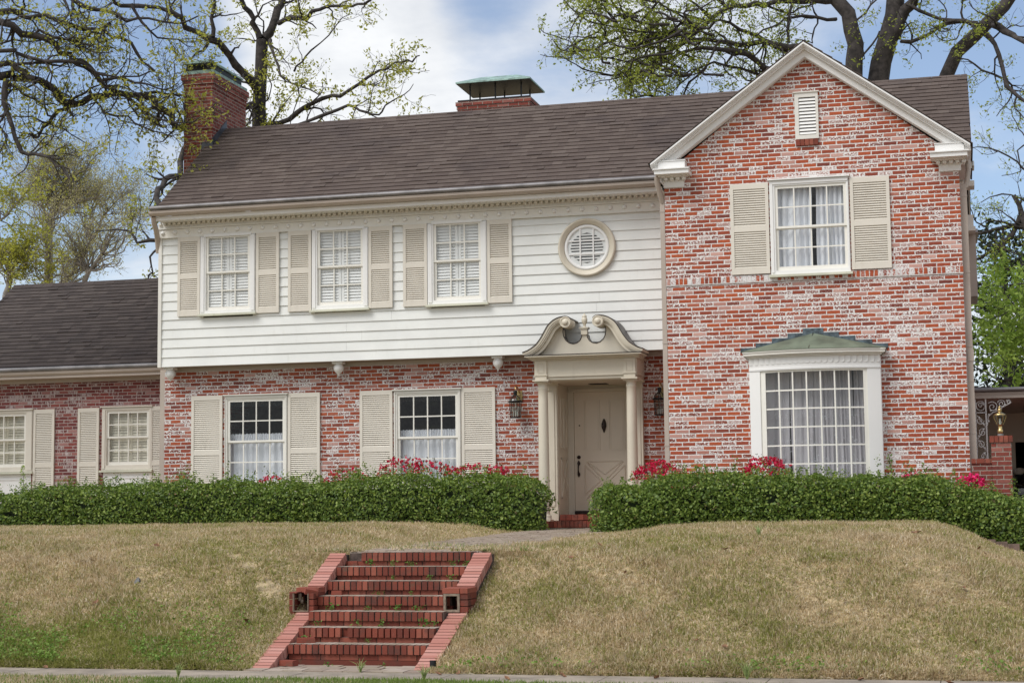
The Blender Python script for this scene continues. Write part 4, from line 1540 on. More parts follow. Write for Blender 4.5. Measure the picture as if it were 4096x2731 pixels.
# porch step and inner step of brick
mb = MB()
mb.box(-6.93, -4.75, 27.63, 28.64, 1.0, 1.10)
mb.box(-6.93, -4.75, 27.65, 28.64, 1.10, 1.19)
mb.build('porch_base', 'brick_red', house)
mb = MB()
x = -6.95
while x < -4.8:
    mb.box(x, x + .062, 27.60, 27.80, 1.112, 1.215 + random.uniform(-.003, .003))
    x += .070
for r in range(4):
    x = -6.95 + (.1 if r % 2 else 0)
    while x < -4.8:
        mb.box(x, x + .2, 27.81 + r * .205, 27.81 + r * .205 + .195, 1.19, 1.212)
        x += .208
mb.build('porch_step', 'brick_new', house)
mb = MB()
x = -6.70
while x < -5.44:
    mb.box(x, x + .098, 28.50, 28.72, 1.225, 1.322 + random.uniform(-.002, .002))
    x += .104
mb.box(-6.75, -5.45, 28.72, 29.4, 1.22, 1.318)
mb.build('inner_step', 'brick_new', house)

# ------------------------------------------------------------------ low side wing on the left
mb = MB()
wall_holes(mb, -22.0, -14.26, .9, 4.10, [(-16.66, -15.72, 1.3, 3.50), (-19.58, -18.38, 1.3, 3.50)], YW)
mb.add([(-22, YW, .9), (-22, 36.0, .9), (-22, 36.0, 4.3), (-22, 33.5, 6.2), (-22, YW, 4.3)], [(4, 3, 2, 1, 0)])
mb.add([(-22, 36, .9), (-14.26, 36, .9), (-14.26, 36, 4.3), (-22, 36, 4.3)], [(3, 2, 1, 0)])
mb.build('wing_wall', 'brick_wing', house)
mb = MB()
mb.box(-21.9, -14.3, 33.0, 33.1, 1.0, 4.2)
mb.box(-21.9, -14.3, 31.1, 35.9, 4.15, 4.2)
mb.build('inner_wall', 'room', house)
mb = MB()
mb.box(-22.1, -14.27, YW - .06, YW + .05, 4.09, 4.16)
mb.box(-22.1, -14.27, YW - .38, YW + .05, 4.16, 4.20)
mb.build('wing_fascia', 'tan', house)
mb = MB()
mb.prism([(30.62, 4.285), (30.615, 4.30), (30.585, 4.30), (30.59, 4.25), (30.63, 4.205), (30.72, 4.205), (30.72, 4.285)], -22.2, -14.22, 'x')
mb.build('wing_gutter', 'tan', house)
mb = MB()
mb.prism([(30.60 + .055 * math.cos(a), 4.345 + .05 * math.sin(a)) for a in np.linspace(0, 2 * math.pi, 13)[:-1]], -22.2, -14.20, 'x', True)
mb.box(-22.2, -14.20, 30.60, 30.72, 4.30, 4.385)
mb.build('drip_edge', 'edge', house)
mb = MB()
shingles(mb, -20.32, -14.22, 30.62, 4.40, 33.5, 6.50, .149)
x = -20.32
while x < -14.3:
    mb.prism([(33.37, 6.425), (33.5, 6.53), (33.63, 6.425), (33.5, 6.49)], x, min(x + .246, -14.22), 'x')
    x += .25
wr = mb.build('wing_roof', 'shingle_dark', house)
mb = MB()
mb.add([(-20.32, 33.5, 6.48), (-14.22, 33.5, 6.48), (-14.22, 36.4, 4.38), (-20.32, 36.4, 4.38)], [(0, 1, 2, 3)])
mb.add([(-20.32, 30.64, 4.37), (-14.22, 30.64, 4.37), (-14.22, 33.5, 6.46), (-20.32, 33.5, 6.46)], [(0, 1, 2, 3)])
mb.add([(-20.3, 31.0, 4.2), (-20.3, 36.0, 4.2), (-20.3, 33.5, 6.45)], [(0, 1, 2)])
mb.build('roof_deck', 'shingle_dark', wr)
for (a, b, g0, g1) in ((-16.745, -15.64, -16.595, -15.76), (-19.62, -18.31, -19.46, -18.51)):
    w = window(a, b, 2.30, 3.555, g0, g1, 2.462, 3.436, 2.955, YW - .03, 4, 2, inner_cream, 'shutter')
    mb = MB()
    mb.box(a + .03, b - .03, YW - .012, YW + .04, 1.3, 2.25)
    for q in ((a + .12, a + .14, 1.4, 2.15), (b - .14, b - .12, 1.4, 2.15), (a + .14, b - .14, 2.13, 2.15)):
        mb.box(q[0], q[1], YW - .024, YW - .012, q[2], q[3])
    mb.build('panel', 'white_trim', w)
for a, b in ((-18.288, -17.815), (-17.285, -16.812), (-15.68, -15.207)):
    shutter(a, b, 1.35, 3.558, YW - .004, 2.42)

# ------------------------------------------------------------------ brick steps up the bank
SX0, SX1 = -6.735, -5.235
stairs = tag(empty('brick_stairs', (-5.98, 15.9, -.14)), 'flight of seven red brick steps between sloping cheek walls, some bricks broken loose', 'stairs')
LIP = [(16.40, .065), (16.68, .213), (16.96, .361), (17.24, .508), (17.52, .655), (17.80, .800), (18.08, .950)]
for k, (y, z) in enumerate(LIP):
    mb = MB()
    x = SX0 + .004
    if k == 6:
        x += .19
    x_end = SX1 - .002
    i = 0
    while x < x_end - .03:
        w = min(.0535, x_end - x)
        dy = random.uniform(-.006, .004)
        if k == 1 and i in (7,):
            dy = .06
        mb.box(x, x + w, y + dy, y + .20, z - .092, z + random.uniform(-.003, .002))
        x += .0677
        i += 1
    td = mb.build('tread', 'brick_new', stairs)
    mb = MB()
    x = SX0 + .004 + (.19 if k == 6 else 0)
    while x < SX1 - .03:
        w = min(.057, SX1 - .002 - x)
        mb.box(x, x + w, y + .016 + random.uniform(0, .03), y + .27, z + .0022, z + .0048)
        x += .0677
    mb.build('tread_top', 'path', td)
    mb = MB()
    x = SX0 - random.uniform(.01, .18)
    while x < SX1:
        a, b = max(x, SX0 + .002), min(x + .196, SX1 - .002)
        x += .2055
        if b - a < .02:
            continue
        mb.box(a, b, y + .028, y + .12, z - .152, z - .097)
    if k == 0:
        mb.box(SX0 + .01, SX1 - .01, y + .02, y + .12, z - .215, z - .156)
    rs = mb.build('riser', 'brick_new', stairs)
    mb = MB()
    mb.box(SX0 + .004 + (.19 if k == 6 else 0), SX1 - .004, y + .012 + (.06 if k == 1 else 0), y + .30, z - .088, z - .006)
    mb.box(SX0 + .004, SX1 - .004, y + .036, y + .30, z - .30, z - .09)
    if k == 6:
        mb.box(SX0 + .004, SX0 + .19, y + .14, y + .30, z - .09, z - .01)
    mb.build('joint', 'mortar', rs)


def cheek(xa, xb, side):
    """side wall: upper flight, a square lamp pier, lower flight, sloped brick coping on top"""
    upper = ((17.42, .615), (18.11, .945))
    lower = ((15.92, -.135), (17.13, .345))
    mb = MB()
    o = None
    for (p, q) in (upper, lower):
        mb = MB()
        L = math.hypot(q[0] - p[0], q[1] - p[1])
        ty, tz = (q[0] - p[0]) / L, (q[1] - p[1]) / L
        n = int(round(L / .0665))
        for i in range(n):
            a, b = (i + .09) * L / n, (i + .91) * L / n
            hgt = random.uniform(-.003, .004)
            P = lambda s_, h_: (p[0] + ty * s_ - tz * h_, p[1] + tz * s_ + ty * h_)
            dx = random.uniform(-.004, .004)
            (y0, z0), (y1, z1), (y2, z2), (y3, z3) = P(a, -.10), P(b, -.10), P(b, hgt), P(a, hgt)
            mb.hexa([(xa + dx, y0, z0), (xb + dx, y0, z0), (xb + dx, y1, z1), (xa + dx, y1, z1),
                     (xa + dx, y3, z3), (xb + dx, y3, z3), (xb + dx, y2, z2), (xa + dx, y2, z2)])
        o = mb.build('cheek_coping', 'coping', stairs)
    mb = MB()
    for (p, q) in (upper, lower):
        mb.prism([(p[0], p[1] - .02), (q[0], q[1] - .02), (q[0] + .15, q[1] - .02), (q[0] + .15, -.4), (p[0], -.4)], xa + .012, xb - .012, 'x')
    mb.build('cheek_core', 'mortar', o)
    # lamp pier built of bricks, open in front
    px0, px1 = (xa - .09, xb) if side < 0 else (xa - .065, xb + .01)
    py0, py1 = 17.12, 17.46
    zt = .60
    mb = MB()
    for zz in np.arange(.02, .355, .0675):
        x = px0
        while x < px1 - .02:
            b = min(x + .196, px1)
            mb.box(x, b, py0, py1, zz, zz + .059)
            x = b + .008
    wl = .045 if side < 0 else .012
    wr_ = .055 if side < 0 else .085
    for zz in (.352, .4195, .487):
        mb.box(px0, px0 + wl, py0, py1, zz, zz + .059)
        mb.box(px1 - wr_, px1, py0, py0 + .09, zz, zz + .059)
        mb.box(px1 - wr_, px1, py0 + .098, py1, zz, zz + .059)
    mb.box(px0 + wl, px1 - wr_, py1 - .05, py1, .35, .55)
    if side > 0:
        x = px0
        for w in (.185, .09):
            mb.box(x, min(x + w, px1), py0 - .01, py1, .548, zt)
            x += w + .008
    else:
        mb.box(px0 + .02, px1, py0 + .15, py1, .548, zt)
        mb.box(px0, px0 + .085, py0, py1 - .1, .548, .560)
    pr_ = mb.build('lamp_pier', 'brick_new', stairs)
    mb = MB()
    fx0, fx1, fz0, fz1 = px0 + wl, px1 - wr_, .355, .545
    t = .024 if side > 0 else .008
    for a, b, c, d in ((fx0, fx0 + t, fz0, fz1), (fx1 - t, fx1, fz0, fz1), (fx0 + t, fx1 - t, fz0, fz0 + t)):
        mb.box(a, b, py0 - .012, py0 + .03, c, d)
    if side > 0:
        mb.box(fx0 + t, fx1 - t, py0 - .012, py0 + .03, fz1 - t, fz1)
    mb.build('lamp_frame', 'fixture', pr_)
    mb = MB()
    mb.box(fx0 + .02, fx1 - .02, py1 - .055, py1 - .051, fz0 + .02, fz1 - .02)
    mb.build('lamp_niche', 'brick_new' if side > 0 else 'darkroom', pr_)
    mb = MB()
    xc = (fx0 + fx1) / 2 + (.03 if side > 0 else -.06)
    mb.lathe([(.02, .05), (.022, 0), (.014, -.03)], (xc, py0 + .12, .49), 10)
    mb.lathe([(.005, -.022), (.018, -.012), (.022, .006), (.014, .024), (.003, .03)], (xc + .03, py0 + .11, .45), 10)
    mb.build('lamp_holder', 'fixture', pr_)


cheek(-6.925, -6.738, -1)
cheek(-5.232, -5.035, 1)
mb = MB()
x = -6.925
while x < -5.2:
    for r in range(3):
        mb.box(x + (.1 if r == 1 else 0), x + .2 + (.1 if r == 1 else 0), 15.72 + r * .208, 15.72 + r * .208 + .2, -.2, -.132 + random.uniform(-.004, .004))
    x += .208
mb.build('landing', 'path', stairs)


def loose(loc, rot, size, label):
    mb = MB()
    a, b, c = size
    ch_ = .004
    mb.hexa([(-a / 2, -b / 2, 0), (a / 2, -b / 2, 0), (a / 2, b / 2, 0), (-a / 2, b / 2, 0),
             (-a / 2 + ch_, -b / 2 + ch_, c), (a / 2 - ch_, -b / 2 + ch_, c * .96), (a / 2 - ch_ * 3, b / 2 - ch_, c), (-a / 2 + ch_, b / 2 - ch_, c)])
    o = mb.build('loose_brick', 'brick_new')
    o.location = loc
    o.rotation_euler = rot
    return tag(o, label, 'brick', 'loose bricks on the steps')


loose((-6.80, 17.19, .535), (.22, .18, .55), (.14, .095, .058), 'loose red brick lying askew on top of the broken left lamp pier')
loose((-6.60, 16.56, .066), (0, 0, .42), (.19, .095, .057), 'loose brick with a pale broken end lying on the lowest step')
loose((-6.63, 16.17, -.128), (0, 0, -.25), (.17, .10, .055), 'loose brick lying on the landing at the foot of the left cheek')
loose((-6.655, 18.13, .800), (.0, -.06, .18), (.11, .095, .058), 'loose brick tilted in the gap at the left end of the top step')
loose((-6.59, 17.44, .51), (0, 0, .05), (.12, .06, .05), 'small loose brick piece at the left end of the fourth step up')
mb = MB()
mb.tube([(-5.01, 15.86, -.14), (-5.012, 15.87, -.03)], .032, 10)
tag(mb.build('pipe_stub', 'black'), 'short black pipe stub standing at the foot of the right cheek wall', 'pipe')
o = MB().prism([(0, 0), (.045, .01), (.05, .06), (.03, .10), (.01, .09), (-.01, .04)], 0, .05)
o = o.build('stone', 'stone')
o.location = (-9.10, 17.62, float(lawn_h(-9.1, 17.62)) - .01)
o.rotation_euler = (-.5, 0, 0)
tag(o, 'grey weathered stone half buried in the dry grass of the left bank', 'stone')

# weeds on the steps and along the pavement: each one a small plant
WL = []
for (x, k, s) in ((-5.95, 6, .05), (-6.15, 6, .05), (-5.45, 6, .05), (-5.30, 6, .045), (-6.40, 6, .06), (-5.62, 5, .05), (-6.05, 5, .045), (-5.38, 5, .05), (-6.12, 4, .045),
                  (-5.75, 4, .04), (-6.55, 3, .065), (-6.15, 3, .05), (-5.80, 3, .06), (-5.60, 3, .06), (-6.60, 2, .05), (-6.15, 2, .06), (-5.88, 2, .065), (-5.42, 2, .07), (-5.32, 2, .05),
                  (-6.62, 1, .06), (-5.95, 1, .04), (-6.2, 0, .045), (-5.6, 0, .04)):
    y, z = LIP[k - 1] if k > 0 else (16.12, -.13)
    WL.append((x, y + (.22 if k > 0 else random.uniform(-.15, .1)), z, s))
proto = None
places = ['growing in the corner of the', 'sprouting on the', 'rooted at the back of the']
names_ = ['landing', 'lowest step', 'second step up', 'third step up', 'fourth step up', 'fifth step up', 'sixth step up']
for i, (x, y, z, s) in enumerate(WL):
    rr = np.random.default_rng(100 + i)
    n = 26
    r = np.abs(rr.normal(0, .55, n)) * s
    a = rr.uniform(0, 6.28, n)
    c = np.column_stack([r * np.cos(a) * 1.3, r * np.sin(a) * .6 - .01, rr.uniform(.1, 1.25, n) * s])
    me = arr_mesh('weed', leaves(c, s * .55, .45, np.array([0, -.6, 1.0]), rr), 4)
    o = link('weed', me, 'weed')
    o.location = (x, y, z)
    tag(o, 'small green weed rooted in the joints of the red brick steps', 'weed', 'weeds on the brick steps')
TUFT = [(-4.87, 15.15, .16, 22, 'pale green grass tuft with long blades beside the pavement right of the steps'),
        (-5.70, 15.72, .14, 20, 'upright green grass tuft in the joint of the pavement before the steps'),
        (-1.95, 15.60, .20, 30, 'large arching grass tuft at the lower edge of the right bank'),
        (-7.3, 15.05, .16, 16, 'green grass tuft on the verge left of the steps'),
        (-2.25, 19.4, .17, 16, 'tall green grass tuft standing alone on the upper right lawn')]
for (x, y, h, n, lab) in TUFT:
    rr = np.random.default_rng(int(abs(x) * 100))
    mb = MB()
    zb = float(lawn_h(x, y)) if y > 15.75 else -.15
    for i in range(n):
        a, l = rr.uniform(0, 6.28), h * rr.uniform(.6, 1.3)
        sp = rr.uniform(.15, .8)
        d = (math.cos(a) * sp, math.sin(a) * sp)
        mb.tube([(0, 0, 0), (d[0] * l * .35, d[1] * l * .35, l * .6), (d[0] * l * .9, d[1] * l * .9, l * .8)], [.004, .0035, .0008], 3, False)
    o = mb.build('grass_tuft', 'tuft')
    o.location = (x, y, zb)
    tag(o, lab, 'grass tuft')
# fallen leaves
lp = None
for i in range(26):
    x, y = (random.uniform(-11, .3), random.uniform(15.9, 21)) if i < 18 else (random.uniform(-9.5, 0), random.uniform(15.2, 15.7))
    if -7.1 < x < -4.9:
        x += 2.6
    if lp is None:
        mb = MB()
        mb.add([(-.035, 0, .006), (-.012, .02, .016), (.016, .016, .008), (.04, .002, .02), (.014, -.018, .012), (-.014, -.016, .004), (0, 0, 0)],
               [(0, 5, 6, 1), (1, 6, 2), (2, 6, 4, 3), (4, 6, 5)])
        lp = mb.build('fallen_leaf', 'deadleaf')
        o = lp
    else:
        o = lp.copy()
        COL.objects.link(o)
    o.location = (x, y, (float(lawn_h(x, y)) + .03) if y > 15.75 else -.135)
    o.rotation_euler = (random.uniform(-.5, .5), random.uniform(-.5, .5), random.uniform(0, 6))
    o.scale = [random.uniform(.8, 1.5)] * 3
    tag(o, 'curled brown fallen leaf lying on the grass or pavement', 'leaf', 'fallen brown leaves')

# ------------------------------------------------------------------ hedges and azaleas
def hedge(x0, x1, front, depth, topf, label, nleaf, seed, drop=0.0):
    rng = np.random.default_rng(seed)
    h_ = tag(empty('hedge', ((x0 + x1) / 2, front + depth / 2, float(lawn_h((x0 + x1) / 2, front)))), label, 'hedge')

    def surf(x, t, inset):
        """t 0 front foot .. 1 back foot over the top; returns points and outward normals"""
        e = np.minimum(1, np.minimum((x - x0) / .45, (x1 - x) / .45))
        e = np.sqrt(np.clip(1 - (1 - e) ** 2, 0, 1))
        yc = front + depth / 2 + drop * ss(x, 0, 1.3)
        uf, ut, ub = np.clip(t / .42, 0, 1), np.clip((t - .42) / .38, 0, 1), np.clip((t - .80) / .20, 0, 1)
        rnd = lambda u: 1 - .20 * np.clip((u - .55) / .45, 0, 1) ** 2
        px = np.where(t < .42, -rnd(uf), np.where(t < .80, -.80 + 1.6 * ut, rnd(1 - ub)))
        pz = np.where(t < .42, uf * (1 - .06 * uf ** 3), np.where(t < .80, .94 + .06 * np.sin(np.pi * ut), (1 - ub) * (1 - .06 * (1 - ub) ** 3)))
        zb = lawn_h(np.minimum(x, .7), np.full_like(x, front)) - .02
        zt = topf(x) + .01
        lump =   .13 * fbm(x, t * 2.0, 0, 2.2, seed) + .08 * fbm(x, t * 2.6, 0, 7, seed + 3)
        r = 1 + lump * 1.2
        y = yc + px * depth / 2 * (.55 + .45 * e) * r * (.90 + .10 * np.clip(pz * 3, 0, 1))
        z = zb + (zt - zb) * (.82 + .18 * e) * pz * (1 + lump * .8)
        n = np.stack([np.zeros_like(x), np.where(t < .42, -1, np.where(t < .8, px * .4, 1)) + 0 * x, np.where((t > .38) & (t < .82), 1.0, .12)], -1)
        n[:, 0] += np.where(x - x0 < .4, -1.2 * (1 - e), 0) + np.where(x1 - x < .4, 1.2 * (1 - e), 0)
        n = unit(n)
        P = np.stack([x, y, z], -1) - n * inset[:, None]
        return P, n
    N = nleaf
    x = rng.uniform(x0, x1, N)
    t = rng.uniform(0, 1, N) ** 1.15 * .9
    P, n = surf(x, t, np.abs(rng.normal(0, .10, N)) - .025)
    P[:, 0] += rng.normal(0, .02, N)
    kp = (fbm(x, t * 4.5, 0, 4.5, seed + 9) + .35 * fbm(x, t * 9, 0, 11, seed + 4)) > -.52
    P, n = P[kp], n[kp]
    # ends
    Q = leaves(P, .046, .62, n * .9 + np.array([0, 0, .5]), rng)
    # shoots that stick out of the clipped top
    S = []
    for i in range(int((x1 - x0) * 26)):
        sx = rng.uniform(x0 + .1, x1 - .1)
        p, _ = surf(np.array([sx]), np.array([rng.uniform(.40, .72)]), np.array([.0]))
        ln = rng.uniform(.05, .19) * (1.7 if rng.uniform() < .12 else 1)
        k = int(ln / .007) + 5
        d = np.array([rng.normal(0, .25), rng.normal(0, .25), 1])
        s_ = rng.uniform(0, 1, k)
        S.append(p[0] + d * (s_ * ln)[:, None] + rng.normal(0, .022, (k, 3)))
    S = np.concatenate(S)
    Q = np.concatenate([Q, leaves(S, .034, .6, np.array([0, -.3, .8]), rng)])
    link('foliage', arr_mesh('foliage', Q, 4), 'hedge_leaf', h_)
    # closed hull inside; its near-black colour stands for inner shade
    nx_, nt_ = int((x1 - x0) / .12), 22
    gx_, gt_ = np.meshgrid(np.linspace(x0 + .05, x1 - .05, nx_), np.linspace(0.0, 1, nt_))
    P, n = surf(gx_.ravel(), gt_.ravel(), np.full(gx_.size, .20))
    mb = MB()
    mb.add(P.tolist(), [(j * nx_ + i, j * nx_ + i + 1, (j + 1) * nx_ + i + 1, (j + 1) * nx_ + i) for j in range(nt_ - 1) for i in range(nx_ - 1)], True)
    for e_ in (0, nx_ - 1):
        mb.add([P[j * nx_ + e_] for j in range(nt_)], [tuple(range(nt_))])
    mb.build('shade_hull', 'hedge_core', h_)
    return h_


hedge(-18.4, -6.43, 26.2, 1.15, lambda x: np.interp(x, [-18, -16.3, -14.4, -12, -10.2, -9.2, -8.4, -7.2, -6.7, -6.3], [1.80, 1.80, 1.90, 1.91, 1.90, 1.93, 1.99, 1.97, 1.88, 1.70]) + .10 * fbm(x, 0, 0, 2.6, 4) + .05 * fbm(x, 0, 0, 8, 1),
      'long clipped boxwood hedge running left of the front door to the wing', 62000, 21)
hedge(-5.46, 1.7, 24.95, 1.1, lambda x: np.interp(x, [-5.5, -5.2, -4.2, -3, -1.9, -.6, .2, .9, 1.7], [1.70, 1.80, 1.83, 1.88, 1.84, 1.77, 1.62, 1.50, 1.42]) + .09 * fbm(x, 0, 0, 2.8, 8) + .045 * fbm(x, 0, 0, 8, 2),
      'clipped boxwood hedge right of the door, below the bay window', 46000, 22, -.35)


def azalea(c, rx, ry, h, label, flower='flower', nf=260, nl=420, seed=0, bare=0.0):
    rng = np.random.default_rng(seed)
    zb = 1.15
    root = tag(empty('azalea_bush', (c[0], c[1], zb)), label, 'azalea', 'azaleas flowering behind the hedges')
    H = c[2] + h * .5 - zb

    def pts(n, lo):
        v = unit(rng.normal(size=(n, 3)))
        v[:, 2] = np.abs(v[:, 2]) * (1 if lo else .9)
        r = rng.uniform(.72, 1.0, n) * (1 + .22 * fbm(v[:, 0] * 2, v[:, 1] * 2, v[:, 2] * 2, 1.5, seed))
        return np.column_stack([c[0] + v[:, 0] * rx * r, c[1] + v[:, 1] * ry * r, c[2] - h * .55 + v[:, 2] * h * 1.1 * r])
    link('leaves', arr_mesh('leaves', leaves(pts(nl, True), .034, .5, np.array([0, -.4, .7]), rng), 4), 'azalea_leaf', root)
    fc = pts(nf, False)
    k = 5
    P = np.repeat(fc, k, 0) + rng.normal(0, .011, (nf * k, 3))
    link('blossom', arr_mesh('blossom', leaves(P, .038, .75, np.array([0, -.7, .6]), rng), 4), flower, root)
    mb = MB()
    for i in range(9):
        a = rng.uniform(0, 6.28)
        mb.tube([(c[0], c[1], zb), (c[0] + math.cos(a) * rx * .4, c[1] + math.sin(a) * ry * .4, zb + H * .5), (c[0] + math.cos(a) * rx * .8, c[1] + math.sin(a) * ry * .8, zb + H * rng.uniform(.7, .95))], [.012, .008, .003], 4)
    mb.build('stem', 'bark', root)


azalea((-9.22, 27.45, 2.20), .46, .25, .34, 'straggly dark red azalea behind the hedge under the second ground floor window', nf=100, nl=200, seed=1)
azalea((-7.85, 27.3, 2.10), .66, .25, .17, 'broad bright crimson azalea over the hedge right of the second window', nf=140, nl=190, seed=2)
azalea((-8.72, 27.5, 2.17), .42, .22, .26, 'thin red azalea in front of the second window sill', nf=70, nl=150, seed=3)
azalea((-10.2, 27.4, 2.05), .45, .22, .24, 'sparse red azalea before the right shutter of the first window', nf=50, nl=190, seed=4)
azalea((-11.55, 27.4, 1.98), .28, .2, .16, 'low azalea with few red flowers below the first window', nf=36, nl=60, seed=5)
azalea((-4.55, 26.25, 2.02), .45, .24, .28, 'crimson azalea at the left corner of the gable beside the drainpipe', nf=190, nl=200, seed=6)
azalea((-2.92, 26.2, 2.06), .40, .24, .34, 'rounded dark crimson azalea below the left edge of the bay window', nf=200, nl=220, seed=7)
azalea((.10, 25.95, 1.77), .25, .18, .20, 'bright magenta pink azalea before the low garden wall', 'flower_pink', 210, 120, 8)
azalea((-.72, 26.1, 1.86), .16, .14, .12, 'tiny patch of pink azalea right of the bay window', 'flower_pink', 24, 30, 9)
# saplings that poke out of the hedges
for (x, y, zb, zt, lab) in ((-15.9, 26.6, 1.6, 2.28, 'young upright sapling growing out of the far left of the hedge'),
                            (-1.02, 25.4, 1.6, 2.15, 'leafy sapling sticking up from the hedge below the bay window')):
    rr = np.random.default_rng(int(zt * 100))
    root = tag(empty('sapling', (x, y, zb)), lab, 'sapling')
    mb = MB().tube([(x, y, zb), (x + .02, y, (zb + zt) / 2), (x - .01, y, zt)], [.008, .006, .002], 4)
    mb.build('stem', 'bark', root)
    n = 150
    t = rr.uniform(.15, 1, n)
    r = .11 * (1.15 - t) + .015
    a = rr.uniform(0, 6.28, n)
    P = np.column_stack([x + np.cos(a) * r * rr.uniform(.3, 1, n), y + np.sin(a) * r * rr.uniform(.3, 1, n), zb + (zt - zb) * t])
    link('foliage', arr_mesh('foliage', leaves(P, .038, .5, np.array([0, -.3, .8]), rr), 4), 'bright_leaf' if zt > 2.2 else 'hedge_leaf', root)

# ------------------------------------------------------------------ lanterns
def wall_lantern(x, y, z, label):
    """x, z of the body centre line and its foot; y the front plane of the brick"""
    t = tag(empty('wall_lantern', (x, y, z)), label, 'wall lantern', 'wall lanterns beside the front door')
    yc = y - .20
    mb = MB()
    n = 6
    for i in range(n):
        a = 2 * math.pi * (i + .5) / n
        mb.tube([(x + .088 * math.cos(a), yc + .088 * math.sin(a), z), (x + .108 * math.cos(a), yc + .108 * math.sin(a), z + .255)], .006, 4)
        mb.tube([(x + .108 * math.cos(a), yc + .108 * math.sin(a), z + .27), (x + .092 * math.cos(a), yc + .092 * math.sin(a), z + .33), (x + .03 * math.cos(a), yc + .03 * math.sin(a), z + .385)], .006, 4)
    mb.lathe([(.098, -.012), (.100, .004), (.088, .008)], (x, yc, z), 6)
    mb.lathe([(.108, .255), (.130, .262), (.132, .282), (.106, .288)], (x, yc, z), 6)
    mb.lathe([(.034, .38), (.03, .40), (.038, .43), (.034, .46), (.012, .47)], (x, yc, z), 10)
    mb.build('frame', 'black', t)
    mb = MB()
    mb.lathe([(.086, .006), (.106, .255)], (x, yc, z), 6, 'z', False)
    mb.lathe([(.104, .287), (.088, .33), (.03, .38)], (x, yc, z), 6, 'z', False)
    mb.build('glass', 'lampglass', t)
    mb = MB()
    for dx in (-.035, .035, 0):
        mb.tube([(x + dx, yc + .01, z + .02), (x + dx, yc + .01, z + .10)], .010, 8)
    mb.build('candle', 'white_trim', t)
    mb = MB()
    mb.tube([(x, yc, z + .465), (x + .005, yc, z + .51), (x + .01, yc + .05, z + .54), (x + .02, yc + .12, z + .50), (x + .03, y - .01, z + .42)], [.008, .011, .012, .013, .014], 8)
    mb.lathe([(.055, -.025), (.05, -.012), (.03, -.03)], (x + .03, y + .004, z + .38), 12, 'y')
    mb.box(x - .015, x + .075, y - .022, y - .002, z + .30, z + .47)
    mb.tube([(x, yc, z + .50), (x - .005, yc, z + .545)], [.008, .003], 6)
    mb.build('bracket', 'brass', t)


wall_lantern(-7.47, YB, 3.01, 'black and brass glass lantern hanging on the brick left of the door')
wall_lantern(-4.93, YB, 2.99, 'black and brass lantern right of the door, half hidden by the gable drainpipe')

# ------------------------------------------------------------------ garden wall, pillar, carport on the right
mb = MB()
mb.box(.14, .43, 26.3, 26.5, .55, 2.02)
gw = tag(empty('garden_wall', (.43, 26.4, .6)), 'low red brick garden wall ending in a square pillar at the right house corner', 'wall')
mb.build('wall', 'brick_red', gw)
mb = MB()
x = .135
for w in (.066, .12, .066, .03):
    mb.box(x, min(x + w, .43), 26.28, 26.52, 2.022, 2.09)
    x += w + .008
mb.build('wall_coping', 'brick_new', gw)
mb = MB()
mb.box(.432, .715, 26.26, 26.54, .5, 2.325)
mb.build('pillar', 'brick_red', gw)
mb = MB()
for i in range(5):
    mb.box(.412 + i * .0665, .412 + i * .0665 + .060, 26.24, 26.56, 2.328, 2.425)
mb.build('pillar_cap', 'brick_new', gw)
t = tag(empty('post_lantern', (.572, 26.4, 2.43)), 'brass and glass post lantern standing on the brick pillar', 'lantern')
mb = MB()
mb.lathe([(.045, 0), (.040, .03)], (.572, 26.4, 2.43), 12)
mb.build('foot', 'stone', t)
mb = MB()
mb.lathe([(.032, .03), (.042, .045), (.042, .085), (.028, .10), (.034, .125), (.022, .15), (.045, .165)], (.572, 26.4, 2.43), 14)
mb.lathe([(.086, .305), (.088, .315), (.06, .335), (.030, .35), (.026, .365), (.036, .378), (.030, .395), (.014, .405), (.022, .415), (.006, .44)], (.572, 26.4, 2.43), 14)
mb.build('fitting', 'brass', t)
mb = MB()
for i in range(6):
    a = math.pi / 3 * i
    mb.tube([(.572 + .045 * math.cos(a), 26.4 + .045 * math.sin(a), 2.595), (.572 + .088 * math.cos(a), 26.4 + .088 * math.sin(a), 2.70), (.572 + .085 * math.cos(a), 26.4 + .085 * math.sin(a), 2.737)], .004, 4)
mb.build('frame', 'brass', t)
mb = MB()
mb.lathe([(.044, .166), (.086, .27), (.084, .306)], (.572, 26.4, 2.43), 6, 'z', False)
mb.build('glass', 'lampglass', t)
mb = MB()
mb.lathe([(.014, .17), (.016, .22), (.012, .26)], (.572, 26.4, 2.43), 10)
mb.build('bulb', 'white_trim', t)

cp = tag(empty('carport', (2.4, 30.5, .95)), 'low tan carport with dark gutter and white scrolled iron post right of the house', 'carport')
mb = MB()
mb.prism([(27.96 + .05 * math.cos(a), 3.225 + .034 * math.sin(a)) for a in np.linspace(0, 2 * math.pi, 13)[:-1]], .20, 5.2, 'x', True)
mb.build('gutter', 'edge', cp)
mb = MB()
mb.box(.20, 5.2, 28.0, 28.12, 3.09, 3.185)
mb.box(.20, 5.2, 27.985, 28.0, 3.15, 3.185)
mb.box(.20, 5.2, 28.12, 33.0, 3.10, 3.13)
mb.build('fascia', 'tan', cp)
mb = MB()
mb.prism([(27.95, 3.20), (30.6, 3.42), (33.2, 3.20)], .18, 5.3, 'x')
mb.prism([(.80, 3.25), (2.6, 4.2), (4.6, 3.25)], 30.5, 35.5)
mb.build('roof', 'shingle_dark', cp)
mb = MB()
mb.box(.14, .95, 33.0, 33.1, .8, 3.12)
mb.box(.95, 3.6, 33.0, 33.1, 2.56, 3.12)
mb.box(3.6, 5.2, 33.0, 33.1, .8, 3.12)
mb.box(.14, .97, 32.97, 33.0, .8, 2.66)
